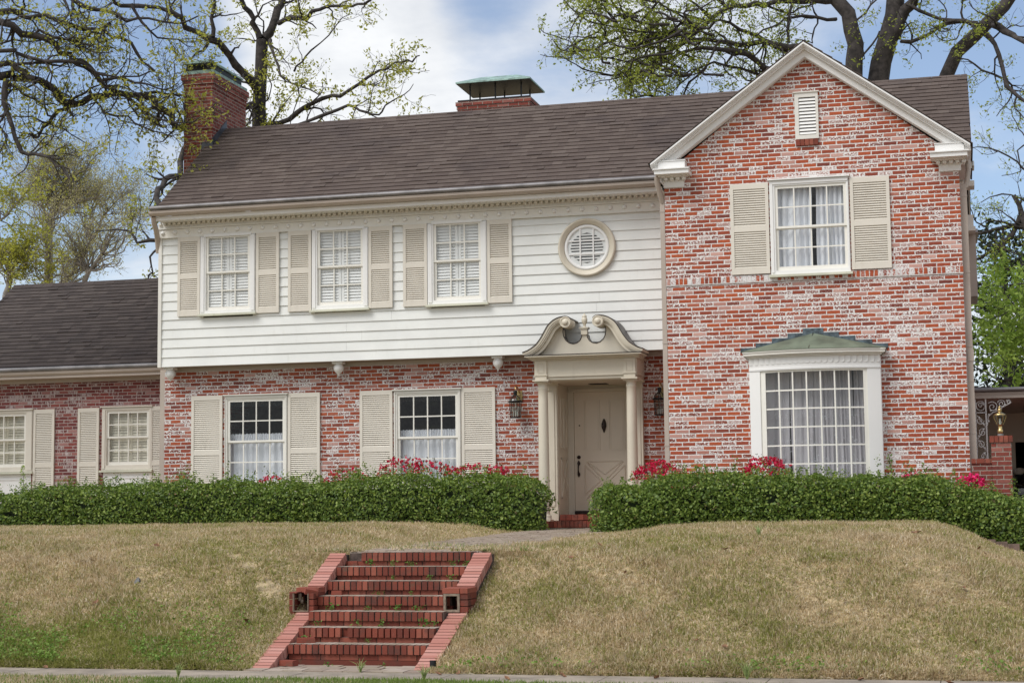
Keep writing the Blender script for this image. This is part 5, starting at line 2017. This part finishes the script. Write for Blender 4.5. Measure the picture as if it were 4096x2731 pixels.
mb.box(.96, 3.6, 32.96, 33.0, 2.56, 2.64)
mb.build('rear_wall', 'portico', cp)
mb = MB()
mb.box(.5, 5.2, 37.9, 38.0, .8, 3.2)
mb.box(.4, .5, 33.1, 38.0, .8, 3.2)
mb.box(5.2, 5.3, 28.1, 38.0, .8, 3.2)
mb.box(.5, 5.2, 33.1, 38.0, 3.13, 3.2)
mb.build('garage_inside', 'darkroom', cp)
# scrolled iron post
mb = MB()
px = (.236, .398)
for x in px:
    mb.box(x - .011, x + .011, 28.03, 28.052, .7, 3.09)
mb.box(px[0], px[1], 28.03, 28.05, 2.86, 2.875)


def spiral(cx, cz, r0, turns, a0, sgn, w=.008, y=28.04, rmin=.012):
    P, n = [], int(22 * turns)
    for i in range(n + 1):
        s_ = i / n
        a = a0 + sgn * turns * 2 * math.pi * s_
        r = r0 * (1 - s_) + rmin * s_
        P.append((cx + r * math.cos(a), y, cz + r * math.sin(a)))
    mb.tube(P, w, 4)


xm = sum(px) / 2
ring = [(xm + .066 * math.cos(a), 28.04, 2.975 + .075 * math.sin(a)) for a in np.linspace(0, 2 * math.pi, 21)]
mb.tube(ring, .007, 4)
spiral(xm, 2.985, .045, 1.2, 0, 1)
for k in range(7):
    z = 2.74 - k * .19
    s_ = 1 if k % 2 else -1
    spiral(xm + s_ * .015, z, .062, 1.4, 1.2 * k, s_)
    mb.tube([(xm - s_ * .06, 28.04, z - .10), (xm, 28.04, z - .02), (xm + s_ * .055, 28.04, z + .08)], .007, 4)
    for dx, dz in ((.03, .05), (-.04, -.06)):
        mb.lathe([(.003, -.02), (.018, -.006), (.016, .008), (.003, .02)], (xm + s_ * dx, 28.04, z + dz), 7)
spiral(.50, 2.955, .085, 1.6, 2.4, -1)
spiral(.64, 3.00, .065, 1.6, 2.8, -1)
spiral(.745, 3.03, .035, 1.3, 2.8, -1)
mb.tube([(.41, 28.04, 2.66), (.43, 28.04, 2.80), (.50, 28.04, 2.865), (.58, 28.04, 2.89), (.66, 28.04, 2.95), (.74, 28.04, 2.99), (.79, 28.04, 3.02)], .008, 4)
for (a, b) in ((.44, 2.83), (.47, 2.90), (.55, 2.91), (.60, 2.94), (.69, 2.98), (.43, 2.73)):
    mb.lathe([(.003, -.02), (.018, -.006), (.016, .008), (.003, .02)], (a, 28.04, b), 7)
mb.build('iron_post', 'iron_white', cp)

car = tag(empty('parked_car', (1.85, 33.4, .93)), 'dark car with beige mirror caps parked inside the carport', 'car')
mb = MB()
side = [(31.5, 1.25), (31.5, 1.62), (31.62, 1.72), (32.5, 1.80), (33.05, 2.28), (33.3, 2.36), (35.2, 2.34), (35.8, 1.86), (35.95, 1.75), (35.95, 1.25)]
body = [(31.5, 1.2), (31.48, 1.60), (31.6, 1.73), (32.5, 1.80), (35.8, 1.84), (35.98, 1.7), (35.98, 1.2)]
mb.prism(body, .90, 2.78, 'x')
mb.hexa([(1.02, 32.45, 1.80), (2.66, 32.45, 1.80), (2.62, 35.75, 1.84), (1.06, 35.75, 1.84), (1.2, 33.15, 2.36), (2.48, 33.15, 2.36), (2.46, 35.2, 2.34), (1.22, 35.2, 2.34)])
mb.build('body', 'paint_dark', car)
mb = MB()
mb.hexa([(1.09, 32.52, 1.86), (2.59, 32.52, 1.86), (2.59, 32.54, 1.85), (1.09, 32.54, 1.85), (1.24, 33.10, 2.32), (2.44, 33.10, 2.32), (2.44, 33.12, 2.31), (1.24, 33.12, 2.31)])
mb.build('windscreen', 'glassdark', car)
mb = MB()
mb.box(.93, 2.75, 31.44, 31.5, 1.50, 1.56)
mb.build('grille_bar', 'lead', car)
for x in (.90, 2.64):
    for y in (32.1, 35.1):
        mb = MB()
        mb.lathe([(.20, 0), (.33, .005), (.345, .04), (.345, .16), (.33, .2), (.2, .205)], (x - .04, y, 1.27), 24, 'x')
        mb.build('wheel', 'rubber', car)
    mb = MB()
    mb.box(x + .04 if x < 1 else x - .08, x + .22 if x < 1 else x + .1, 31.45, 31.5, 1.58, 1.69)
    mb.build('headlight', 'lampglass', car)
for x in (.94, 2.62):
    mb = MB()
    mb.lathe([(.01, -.02), (.09, 0), (.105, .03), (.10, .07), (.07, .105), (.01, .12)], (x + .08, 32.75, 1.965), 16)
    mo = mb.build('mirror', 'car_beige', car)
    mb = MB()
    mb.lathe([(.04, -.14), (.075, -.10), (.095, -.015)], (x + .08, 32.75, 1.965), 14)
    mb.build('mirror_housing', 'rubber', mo)
# brick edging under the right hedge
mb = MB()
for i in range(5):
    x = -.05 + i * .155
    z = .99 - .03 * i
    mb.box(x, x + .15, 24.50 - .03 * i, 24.60 - .03 * i, z - .22, z)
tag(mb.build('brick_edging', 'edging'), 'short row of edging bricks under the right hedge where the lawn drops', 'edging')

# ------------------------------------------------------------------ trees
class Tree:
    def __init__(s, seed, leaf=.06, spread=1.0, gnarl=.30, up=.15, leafy=1.0, maxlev=3):
        s.rng = np.random.default_rng(seed)
        s.wood, s.lc = MB(), []
        s.leaf, s.spread, s.gnarl, s.up, s.leafy, s.maxlev = leaf, spread, gnarl, up, leafy, maxlev

    def path(s, p, d, L, n):
        out = [np.array(p, float)]
        d = unit(np.array(d, float))
        for i in range(n):
            d = unit(d + s.rng.normal(0, s.gnarl, 3) + np.array([0, 0, s.up * .3]))
            out.append(out[-1] + d * L / n)
        return out

    def limb(s, pts, r0, r1, lev=0, kids=None, klen=None):
        """a traced limb: smooth it, give it bends, then let it branch"""
        P = [np.array(p, float) for p in pts]
        out = []
        for i in range(len(P) - 1):
            p0, p1, p2, p3 = P[max(i - 1, 0)], P[i], P[i + 1], P[min(i + 2, len(P) - 1)]
            n = max(2, int(np.linalg.norm(p2 - p1) / (.30 if lev == 0 else .2)))
            for t in np.arange(n) / n:
                out.append(.5 * (2 * p1 + (p2 - p0) * t + (2 * p0 - 5 * p1 + 4 * p2 - p3) * t * t + (3 * p1 - p0 - 3 * p2 + p3) * t ** 3))
        out.append(P[-1])
        out = [q + s.rng.normal(0, .25 * r0 + .008, 3) * (1 if 0 < i < len(out) - 1 else 0) for i, q in enumerate(out)]
        s.grow(out, r0, r1, lev, kids, klen)

    def grow(s, pts, r0, r1, lev, kids=None, klen=None):
        n = len(pts)
        rad = [(r0 + (r1 - r0) * (i / (n - 1)) ** .8) * (1 + .10 * s.rng.normal()) for i in range(n)]
        s.wood.tube(pts, [max(.0035, r) for r in rad], 8 if r0 > .08 else (5 if r0 > .02 else 3), False)
        seg = np.array(pts)
        L = np.linalg.norm(np.diff(seg, axis=0), axis=1).sum()
        if lev >= s.maxlev:
            for i in range(1, n):
                if s.rng.uniform() < s.leafy * (.35 + .65 * i / n):
                    s.lc.append(seg[i])
            return
        dens = (2.2, 3.6, 5.5)[min(lev, 2)]
        k = int(kids if kids is not None else max(2, L * dens))
        for _ in range(k):
            t = s.rng.uniform(.08 if lev == 0 else .2, 1.0)
            i = min(n - 2, int(t * (n - 1)))
            tan = unit(seg[i + 1] - seg[i])
            side = s.rng.normal(size=3)
            side -= tan * side.dot(tan)
            side = unit(side) * np.array([1, .75, 1])
            d = tan * s.rng.uniform(.25, .9) + side * s.spread + np.array([0, 0, s.up])
            base = (klen if klen and lev == 0 else (1.5, .75, .36)[min(lev, 2)])
            l2 = base * s.rng.uniform(.45, 1.25) * (1.15 - .5 * t)
            rr = min(rad[i] * .6, (.035, .013, .0065)[min(lev, 2)] * s.rng.uniform(.7, 1.3))
            s.grow(s.path(seg[i], d, l2, max(3, int(l2 / .14))), rr, rr * .3, lev + 1)

    def finish(s, name, label, bark, leafmat, cat='tree', per=7, sig=.055, aspect=.5, base=None, group='trees around the house'):
        seg = np.array(s.lc) if s.lc else np.zeros((0, 3))
        loc = base if base is not None else s.wood.v[0]
        root = tag(empty(name, loc), label, cat, group)
        s.wood.build('trunk', bark, root)
        if len(seg):
            P = np.repeat(seg, per, 0) + s.rng.normal(0, sig, (len(seg) * per, 3))
            link('crown', arr_mesh('crown', leaves(P, s.leaf, aspect, np.array([0, -.25, .4]), s.rng), 4), leafmat, root)
        print(name, len(s.wood.f), 'wood faces', len(seg) * per, 'leaves')
        return root


def trace(c, pts, y0, y1=None):
    y1 = y0 if y1 is None else y1
    n = len(pts)
    return [tuple(at(c, a, b, y0 + (y1 - y0) * i / max(1, n - 1))) for i, (a, b) in enumerate(pts)]


def upto(p, base):
    return [base] + [((base[0] * .35 + p[0] * .65), (base[1] * .35 + p[1] * .65), base[2] * .45 + p[2] * .55)] + [p]


# old oak on the left: trunk outside the frame, limbs reaching over the wing
T = Tree(3, .072, .85, .36, .06, .42)
base1 = (-21.5, 27.2, 1.0)
hub = np.array([-21.2, 27.4, 6.6])
T.wood.tube([base1, (-21.4, 27.3, 3.2), (-21.2, 27.4, 5.2), tuple(hub), (-21.0, 27.6, 9.5), (-20.6, 28.0, 12.0)], [.55, .44, .42, .40, .30, .22], 12)
LIMBS = [
    ([(0, 90), (120, 95), (200, 125), (330, 105), (480, 165), (620, 185), (760, 250), (870, 300), (960, 400), (1040, 480)], 28.0, 29.0, .125, .03),
    ([(0, 165), (150, 215), (310, 270), (420, 330), (490, 410), (600, 450), (680, 560), (790, 620), (900, 700), (1000, 800), (1120, 850)], 27.6, 29.2, .15, .035),
    ([(0, 360), (130, 360), (290, 400), (480, 430), (560, 440), (700, 500), (860, 520), (1010, 480)], 27.4, 28.6, .12, .02),
    ([(0, 500), (100, 515), (230, 530), (330, 570), (400, 640), (460, 710), (560, 690), (700, 650), (800, 640), (960, 640)], 28.0, 29.3, .14, .08),
    ([(960, 640), (1060, 720), (1120, 780), (1190, 840), (1240, 860)], 29.3, 29.6, .12, .07),
    ([(460, 720), (390, 740), (320, 820), (270, 890), (245, 935), (200, 910), (140, 895)], 28.5, 28.2, .07, .02),
    ([(45, 540), (35, 700), (70, 800), (110, 930), (150, 1010), (220, 1040), (330, 1060), (390, 1110), (440, 1170), (520, 1220)], 27.8, 27.4, .09, .025),
    ([(0, 680), (40, 770), (10, 880), (45, 1000)], 27.6, 27.4, .045, .012),
    ([(450, -20), (560, 40), (700, 80), (850, 130), (1000, 130), (1200, 160), (1330, 110)], 28.6, 29.4, .08, .02),
    ([(0, 10), (110, 40), (260, 90), (360, 200), (520, 300), (640, 350), (760, 350)], 28.3, 28.2, .06, .015),
    ([(0, 300), (100, 270), (200, 290), (340, 260), (480, 280)], 28.4, 28.9, .06, .015),
    ([(430, 0), (470, 90), (480, 140)], 28.2, 28.2, .04, .02),
    ([(790, 620), (870, 640), (960, 690), (1000, 780), (1090, 800), (1240, 830), (1340, 790), (1450, 690)], 28.8, 28.6, .05, .012),
    ([(690, 540), (760, 520), (900, 545), (1000, 560), (1100, 600), (1190, 560)], 28.4, 28.8, .05, .012),
    ([(600, 610), (650, 680), (710, 760), (860, 780), (960, 860), (1090, 905), (1200, 900)], 28.6, 28.6, .045, .012),
    ([(740, 160), (700, 190), (640, 200), (570, 260), (540, 340)], 28.3, 28.4, .05, .02),
    ([(880, 30), (960, 150), (1060, 250), (1190, 280), (1320, 320)], 28.5, 29.0, .05, .012),
    ([(0, 430), (90, 440), (160, 500), (240, 530)], 27.9, 28.0, .10, .09),
]
for pts, y0, y1, r0, r1 in LIMBS:
    q = trace('A', pts, y0, y1)
    if pts[0][0] <= 0:
        st = np.array(q[0])
        h2 = np.array([hub[0], hub[1], min(max(st[2] - 1.5, 4.5), 9.0)])
        q = [tuple(h2 + (st - h2) * .0), tuple(h2 + (st - h2) * .5 + np.array([0, 0, .35]))] + q
    T.limb(q, r0 * .72, r1 * .7, 0, kids=11, klen=1.45)
T.finish('oak_tree', 'old oak on the left with gnarled dark limbs reaching over the side wing', 'bark', 'oak_leaf', base=base1, per=6, sig=.06)

# tall tree behind the chimney
T = Tree(5, .078, 1.0, .34, .12, .65)
Y2 = 37.5
trunk = trace('A', [(1745, 900), (1738, 720), (1752, 480), (1760, 270)], Y2)
base2 = (trunk[0][0] + .2, Y2, 1.0)
T.wood.tube([base2, (base2[0], Y2, 4.5)] + trunk, [.34, .26, .19, .165, .15, .145], 12, False)
for c, pts, y0, y1, r0, r1 in [
    ('A', [(1745, 260), (1700, 160), (1680, 80), (1630, 0), (1590, -90)], Y2, Y2 - .5, .15, .08),
    ('A', [(1775, 260), (1850, 180), (1870, 60), (1890, 0), (1905, -90)], Y2, Y2 + .5, .19, .12),
    ('A', [(1870, 160), (1950, 130), (2060, 130), (2090, 90), (2200, 50), (2350, 40), (2450, 30), (2520, -20)], Y2, Y2 - 1.5, .12, .04),
    ('A', [(1815, 270), (1830, 350), (1870, 450), (1890, 500), (1960, 560), (2080, 610), (2140, 640)], Y2, Y2 - 1.5, .08, .02),
    ('A', [(1975, 480), (2020, 410), (2090, 340), (2200, 240), (2300, 120), (2340, 105)], Y2 - .5, Y2 - 1.5, .05, .012),
    ('A', [(1800, 845), (1860, 820), (2000, 770), (2100, 700), (2230, 650), (2350, 610), (2466, 510), (2600, 460), (2700, 410), (2770, 410), (2816, 375)], Y2, Y2 - 2.5, .13, .02),
    ('A', [(1990, 845), (2150, 790), (2346, 710), (2420, 745), (2500, 770), (2560, 745), (2640, 665), (2720, 640), (2776, 565)], Y2 - 1, Y2 - 2, .08, .012),
    ('A', [(1740, 620), (1690, 560), (1600, 420), (1500, 320), (1400, 240), (1260, 180), (1200, 100), (1050, 60), (830, 40), (760, 0)], Y2, Y2 - 3.5, .19, .06),
    ('A', [(1430, 250), (1420, 120), (1440, -20)], Y2 - 1.5, Y2 - 1.5, .09, .05),
    ('A', [(1750, 720), (1690, 760), (1680, 830)], Y2, Y2 - .8, .07, .03),
    ('A', [(1985, 560), (2000, 650), (1960, 790), (1950, 850)], Y2 - 1, Y2 - 1, .035, .015),
    ('A', [(1740, 690), (1660, 720), (1500, 780), (1400, 850), (1230, 1000), (1205, 1170), (1110, 1220), (1070, 1280), (1065, 1370), (1100, 1500)], Y2, Y2 - 3.5, .14, .10),
    ('D', [(1110, 130), (1075, 105), (1020, 100), (920, 110), (880, 70), (800, 30), (640, 40)], Y2 - 3.5, Y2 - 3, .10, .02),
    ('D', [(1095, 130), (1070, 160), (1010, 220), (1020, 310), (980, 360), (930, 400)], Y2 - 3.5, Y2 - 3.5, .06, .02),
    ('A', [(1200, 1180), (1110, 1190), (1040, 1140), (990, 1130)], Y2 - 3.3, Y2 - 3.6, .05, .015),
]:
    T.limb(trace(c, pts, y0, y1), r0 * .62, r1 * .62, 0, klen=1.15)
T.finish('oak_tree', 'tall leafing tree with forked grey trunk rising behind the left chimney', 'bark', 'oak_leaf', base=base2, per=8, sig=.065)

# great tree behind the gable
T = Tree(8, .075, 1.0, .32, .06, .8)
Y3 = 41.0
base3 = (-3.2, Y3, 1.0)
for pts, r0, r1, dy_ in (([(1205, 560), (1210, 400), (1220, 300), (1190, 200), (1170, 90), (1090, 0), (1020, -100)], .215, .16, 0),
                         ([(1360, 620), (1390, 420), (1440, 250), (1480, 100), (1490, -50), (1500, -140)], .265, .20, .5)):
    q = trace('C', pts, Y3 + dy_)
    T.wood.tube([base3, (q[0][0], Y3 + dy_, 6.0)] + q, [.75, .5] + list(np.linspace(r0, r1, len(q))), 12, False)
base3b = (1.8, Y3 + 1, 1.0)
q = trace('C', [(1800, 600), (1830, 510), (1900, 350), (2010, 250), (2130, 130), (2220, 40), (2260, -20), (2320, -90)], Y3 + .5)
T.wood.tube([base3, (base3[0] + 1.8, Y3 + .3, 5.0)] + q, [.5, .24] + list(np.linspace(.175, .14, len(q))), 10, False)
for pts, y0, y1, r0, r1 in [
    ([(1480, 250), (1560, 80), (1600, -20), (1640, -100)], Y3 + .5, Y3, .24, .18),
    ([(2060, 170), (1950, 130), (1800, 130), (1650, 70), (1560, 30)], Y3, Y3, .10, .05),
    ([(2150, 170), (2220, 200), (2300, 250), (2390, 320)], Y3, Y3 - 1, .13, .09),
    ([(2095, 230), (2160, 300), (2200, 450), (2240, 580), (2310, 650), (2390, 720)], Y3, Y3 - 1, .10, .06),
    ([(2200, 525), (2080, 470), (1960, 400), (1900, 380)], Y3, Y3, .05, .02),
    ([(1520, 280), (1680, 260), (1780, 180), (1900, 150), (2040, 150)], Y3, Y3, .09, .04),
    ([(1090, 0), (950, 10), (800, 10), (650, 20), (540, 40), (400, 50), (250, 130), (150, 220), (50, 300), (-100, 350)], Y3, Y3 - 3, .15, .05),
    ([(1090, 130), (960, 115), (800, 110), (700, 160), (600, 200), (550, 240)], Y3, Y3 - 2, .07, .03),
    ([(840, 310), (600, 300), (450, 310), (280, 270), (150, 270), (0, 240), (-150, 220), (-350, 190)], Y3 - 1, Y3 - 4, .13, .03),
    ([(760, 350), (550, 250), (450, 200), (300, 140), (200, 150), (60, 90), (-80, 60)], Y3 - 1, Y3 - 4, .09, .02),
    ([(700, 500), (620, 470), (500, 380), (400, 340), (200, 330), (50, 360), (-150, 450), (-280, 560)], Y3 - 1, Y3 - 4, .15, .03),
    ([(700, 540), (560, 500), (350, 430), (200, 440), (100, 520), (0, 600), (-120, 680)], Y3 - 1, Y3 - 3, .07, .015),
    ([(770, 290), (770, 150), (790, 30), (800, -60)], Y3 - 1, Y3 - 1, .06, .04),
    ([(350, 60), (300, -10), (200, -60)], Y3 - 1.5, Y3 - 2, .08, .04),
    ([(150, 220), (60, 120), (-80, 20), (-250, -60)], Y3 - 2, Y3 - 4, .06, .015),
    ([(-50, 330), (-200, 320), (-400, 380), (-520, 400)], Y3 - 3, Y3 - 4, .05, .012),
    ([(150, 270), (0, 330), (-200, 480), (-420, 620)], Y3 - 2.5, Y3 - 4, .06, .012),
    ([(0, 240), (-200, 110), (-420, 100)], Y3 - 2.5, Y3 - 4, .05, .012),
    ([(250, 135), (60, -20), (-200, -60)], Y3 - 2, Y3 - 4, .06, .012),
    ([(600, 30), (760, 90), (840, 60), (960, 20)], Y3 - 1, Y3, .05, .03),
    ([(1200, 170), (1280, 90), (1360, 0)], Y3, Y3, .05, .03),
    ([(1240, 420), (1330, 300), (1380, 210)], Y3, Y3, .05, .03),
]:
    T.limb(trace('C', pts, y0, y1), r0 * .66, r1 * .66, 0, klen=1.35)
# the dense leafing side of the crown, left of the gable
for k in range(60):
    a, b = T.rng.uniform(-760, 140), T.rng.uniform(-60, 640)
    if a < -560 and b > 420 or a < -680 and b < 60:
        continue
    p = np.array(at('C', a, b, Y3 - 3.5 + T.rng.normal(0, .8)))
    d = np.array([-.75, -.1, T.rng.uniform(-.45, .25)])
    pts = T.path(p - d * 1.0, d, 2.2, 12)
    T.grow(pts, .035, .008, 1)
T.finish('shade_tree', 'great spreading tree with three thick trunks behind the front gable', 'bark', 'elm_leaf', base=base3, per=6, sig=.075)


def backtree(seed, y, stems, label, leafmat, bark='bark_far', leaf=.062, klen=1.6, per=5, leafy=.7, spread=1.0, up=.25, base=None, kids=None, sig=.09, maxlev=3):
    T = Tree(seed, leaf, spread, .28, up, leafy, maxlev)
    first = None
    for c, pts, r0, r1 in stems:
        q = trace(c, pts, y)
        if first is None:
            first = base or (q[0][0], y, 1.0)
            T.wood.tube([first, (q[0][0], y, max(1.5, q[0][2] - 1.0)), q[0]], [r0 * 1.0, r0 * .75, r0 * .6], 8, False)
        T.limb(q, r0 * .6, r1 * .6, 0, kids, klen)
    return T.finish('tree', label, bark, leafmat, base=first, per=per, sig=sig)


# spring trees beyond the wing roof, paled by haze put into their colours
backtree(31, 56, [('A', [(330, 1640), (345, 1500), (360, 1380), (430, 1260), (460, 1160)], .22, .05), ('A', [(345, 1520), (300, 1400), (260, 1290), (250, 1180), (200, 1090)], .12, .03),
                  ('A', [(360, 1400), (440, 1420), (560, 1340), (700, 1310)], .09, .02), ('A', [(350, 1450), (470, 1280), (520, 1150), (640, 1080)], .09, .02),
                  ('A', [(300, 1400), (380, 1180), (400, 1060)], .06, .02)],
         'pale spring tree with slender trunk beyond the ridge of the side wing', 'far_leaf', klen=2.3, per=6, leafy=.55, kids=34)
backtree(32, 60, [('D', [(400, 420), (480, 300), (560, 180), (640, 60)], .20, .10), ('A', [(640, 1570), (720, 1420), (800, 1330), (880, 1290)], .09, .02), ('A', [(620, 1620), (600, 1480), (640, 1350), (700, 1230)], .09, .02),
                  ('A', [(700, 1450), (820, 1430), (960, 1440)], .05, .02)],
         'leaning pale tree behind the wing roof nearest the white siding', 'far_leaf', klen=2.2, per=6, leafy=.5, kids=30)
backtree(33, 52, [('D', [(560, 420), (600, 320), (680, 200), (740, 90), (780, 20)], .16, .03), ('D', [(600, 320), (540, 270), (500, 180), (420, 90)], .12, .02), ('D', [(320, 430), (330, 250), (300, 60), (330, -80)], .18, .06)],
         'multi stemmed spring tree with forked trunk just behind the wing roof', 'far_leaf', klen=2.0, per=6, leafy=.5, kids=26)
backtree(34, 50, [('D', [(40, 470), (60, 330), (20, 180), (-40, 60)], .2, .06), ('D', [(60, 330), (140, 230), (210, 150)], .08, .02), ('A', [(0, 1480), (80, 1400), (200, 1260), (250, 1190)], .08, .02), ('D', [(50, 380), (150, 330), (260, 310)], .06, .02)],
         'yellow green leafing tree at the far left edge behind the wing', 'oak_leaf', leaf=.10, klen=1.7, per=7, leafy=.7, kids=18)
# trees beyond the right corner of the house
backtree(41, 47, [('F', [(2450, 330), (2420, 120), (2330, -60), (2280, -200)], .2, .10), ('F', [(2330, -60), (2270, 60), (2200, 130), (2130, 170), (2045, 215), (1960, 260)], .14, .05),
                  ('F', [(2400, 40), (2280, 5), (2150, 32), (2045, 55), (1950, 60)], .12, .05), ('C', [(2450, 1200), (2350, 1130), (2250, 1050), (2100, 990), (1990, 995)], .07, .02),
                  ('C', [(2450, 1420), (2330, 1330), (2200, 1300), (2060, 1360)], .06, .02), ('F', [(2420, 300), (2340, 272), (2240, 290), (2150, 315), (2045, 312)], .07, .02),
                  ('F', [(2300, 420), (2170, 500), (2160, 440), (2110, 400), (2010, 380)], .05, .02), ('C', [(2400, 950), (2300, 1010), (2330, 1150), (2200, 1180)], .05, .015), ('C', [(2460, 1560), (2300, 1500), (2150, 1550)], .06, .02)],
         'half bare spring tree with winding limbs at the right edge beside the house corner', 'elm_leaf', 'bark', .075, 1.5, 5, .55, base=(5.0, 47, 1.0))
T = Tree(43, .13, 1.0, .25, -.05, 1.0, 2)
for k in range(34):
    p = np.array(at('F', T.rng.uniform(2160, 2520), T.rng.uniform(260, 960), 43 + T.rng.normal(0, 1.0)))
    if k == 0:
        T.wood.tube([(3.6, 43.5, 1.0), (3.5, 43.4, 4.0), tuple(p)], [.2, .16, .05], 8, False)
    d = np.array([-.8, -.2, T.rng.uniform(-.4, .1)])
    T.grow(T.path(p - d * .9 + np.array([.5, 0, .2]), d, 1.8, 9), .03, .008, 0)
T.finish('tree', 'fresh bright green young tree over the carport roof', 'bark', 'bright_leaf', base=(3.6, 43.5, 1.0), per=11, sig=.10, aspect=.4)
T = Tree(44, .16, 1.0, .2, .1, 1.0, 2)
for k in range(20):
    z = T.rng.uniform(2.5, 8.2)
    T.grow(T.path(np.array([1.35, 49, z]), np.array([T.rng.normal(0, .8), T.rng.normal(0, .8), .25]), (9.6 - z) * .22 + .7, 8), .04, .01, 0)
T.wood.tube([(1.35, 49, 1.0), (1.35, 49, 5), (1.35, 49, 9.2)], [.2, .15, .03], 8, False)
T.finish('conifer', 'dark evergreen tree standing between the house corner and the carport', 'bark', 'dark_leaf', base=(1.35, 49, 1.0), per=11, sig=.16)
T = Tree(45, .16, 1.0, .2, .1, 1.0, 2)
for k in range(16):
    z = T.rng.uniform(2.5, 5.4)
    T.grow(T.path(np.array([2.6, 53, z]), np.array([T.rng.normal(0, .8), T.rng.normal(0, .8), .25]), 1.5, 8), .04, .01, 0)
T.wood.tube([(2.6, 53, 1.0), (2.6, 53, 5.6)], [.2, .05], 8, False)
T.finish('conifer', 'dark rounded evergreen behind the carport roof', 'bark', 'dark_leaf', base=(2.6, 53, 1.0), per=11, sig=.16)
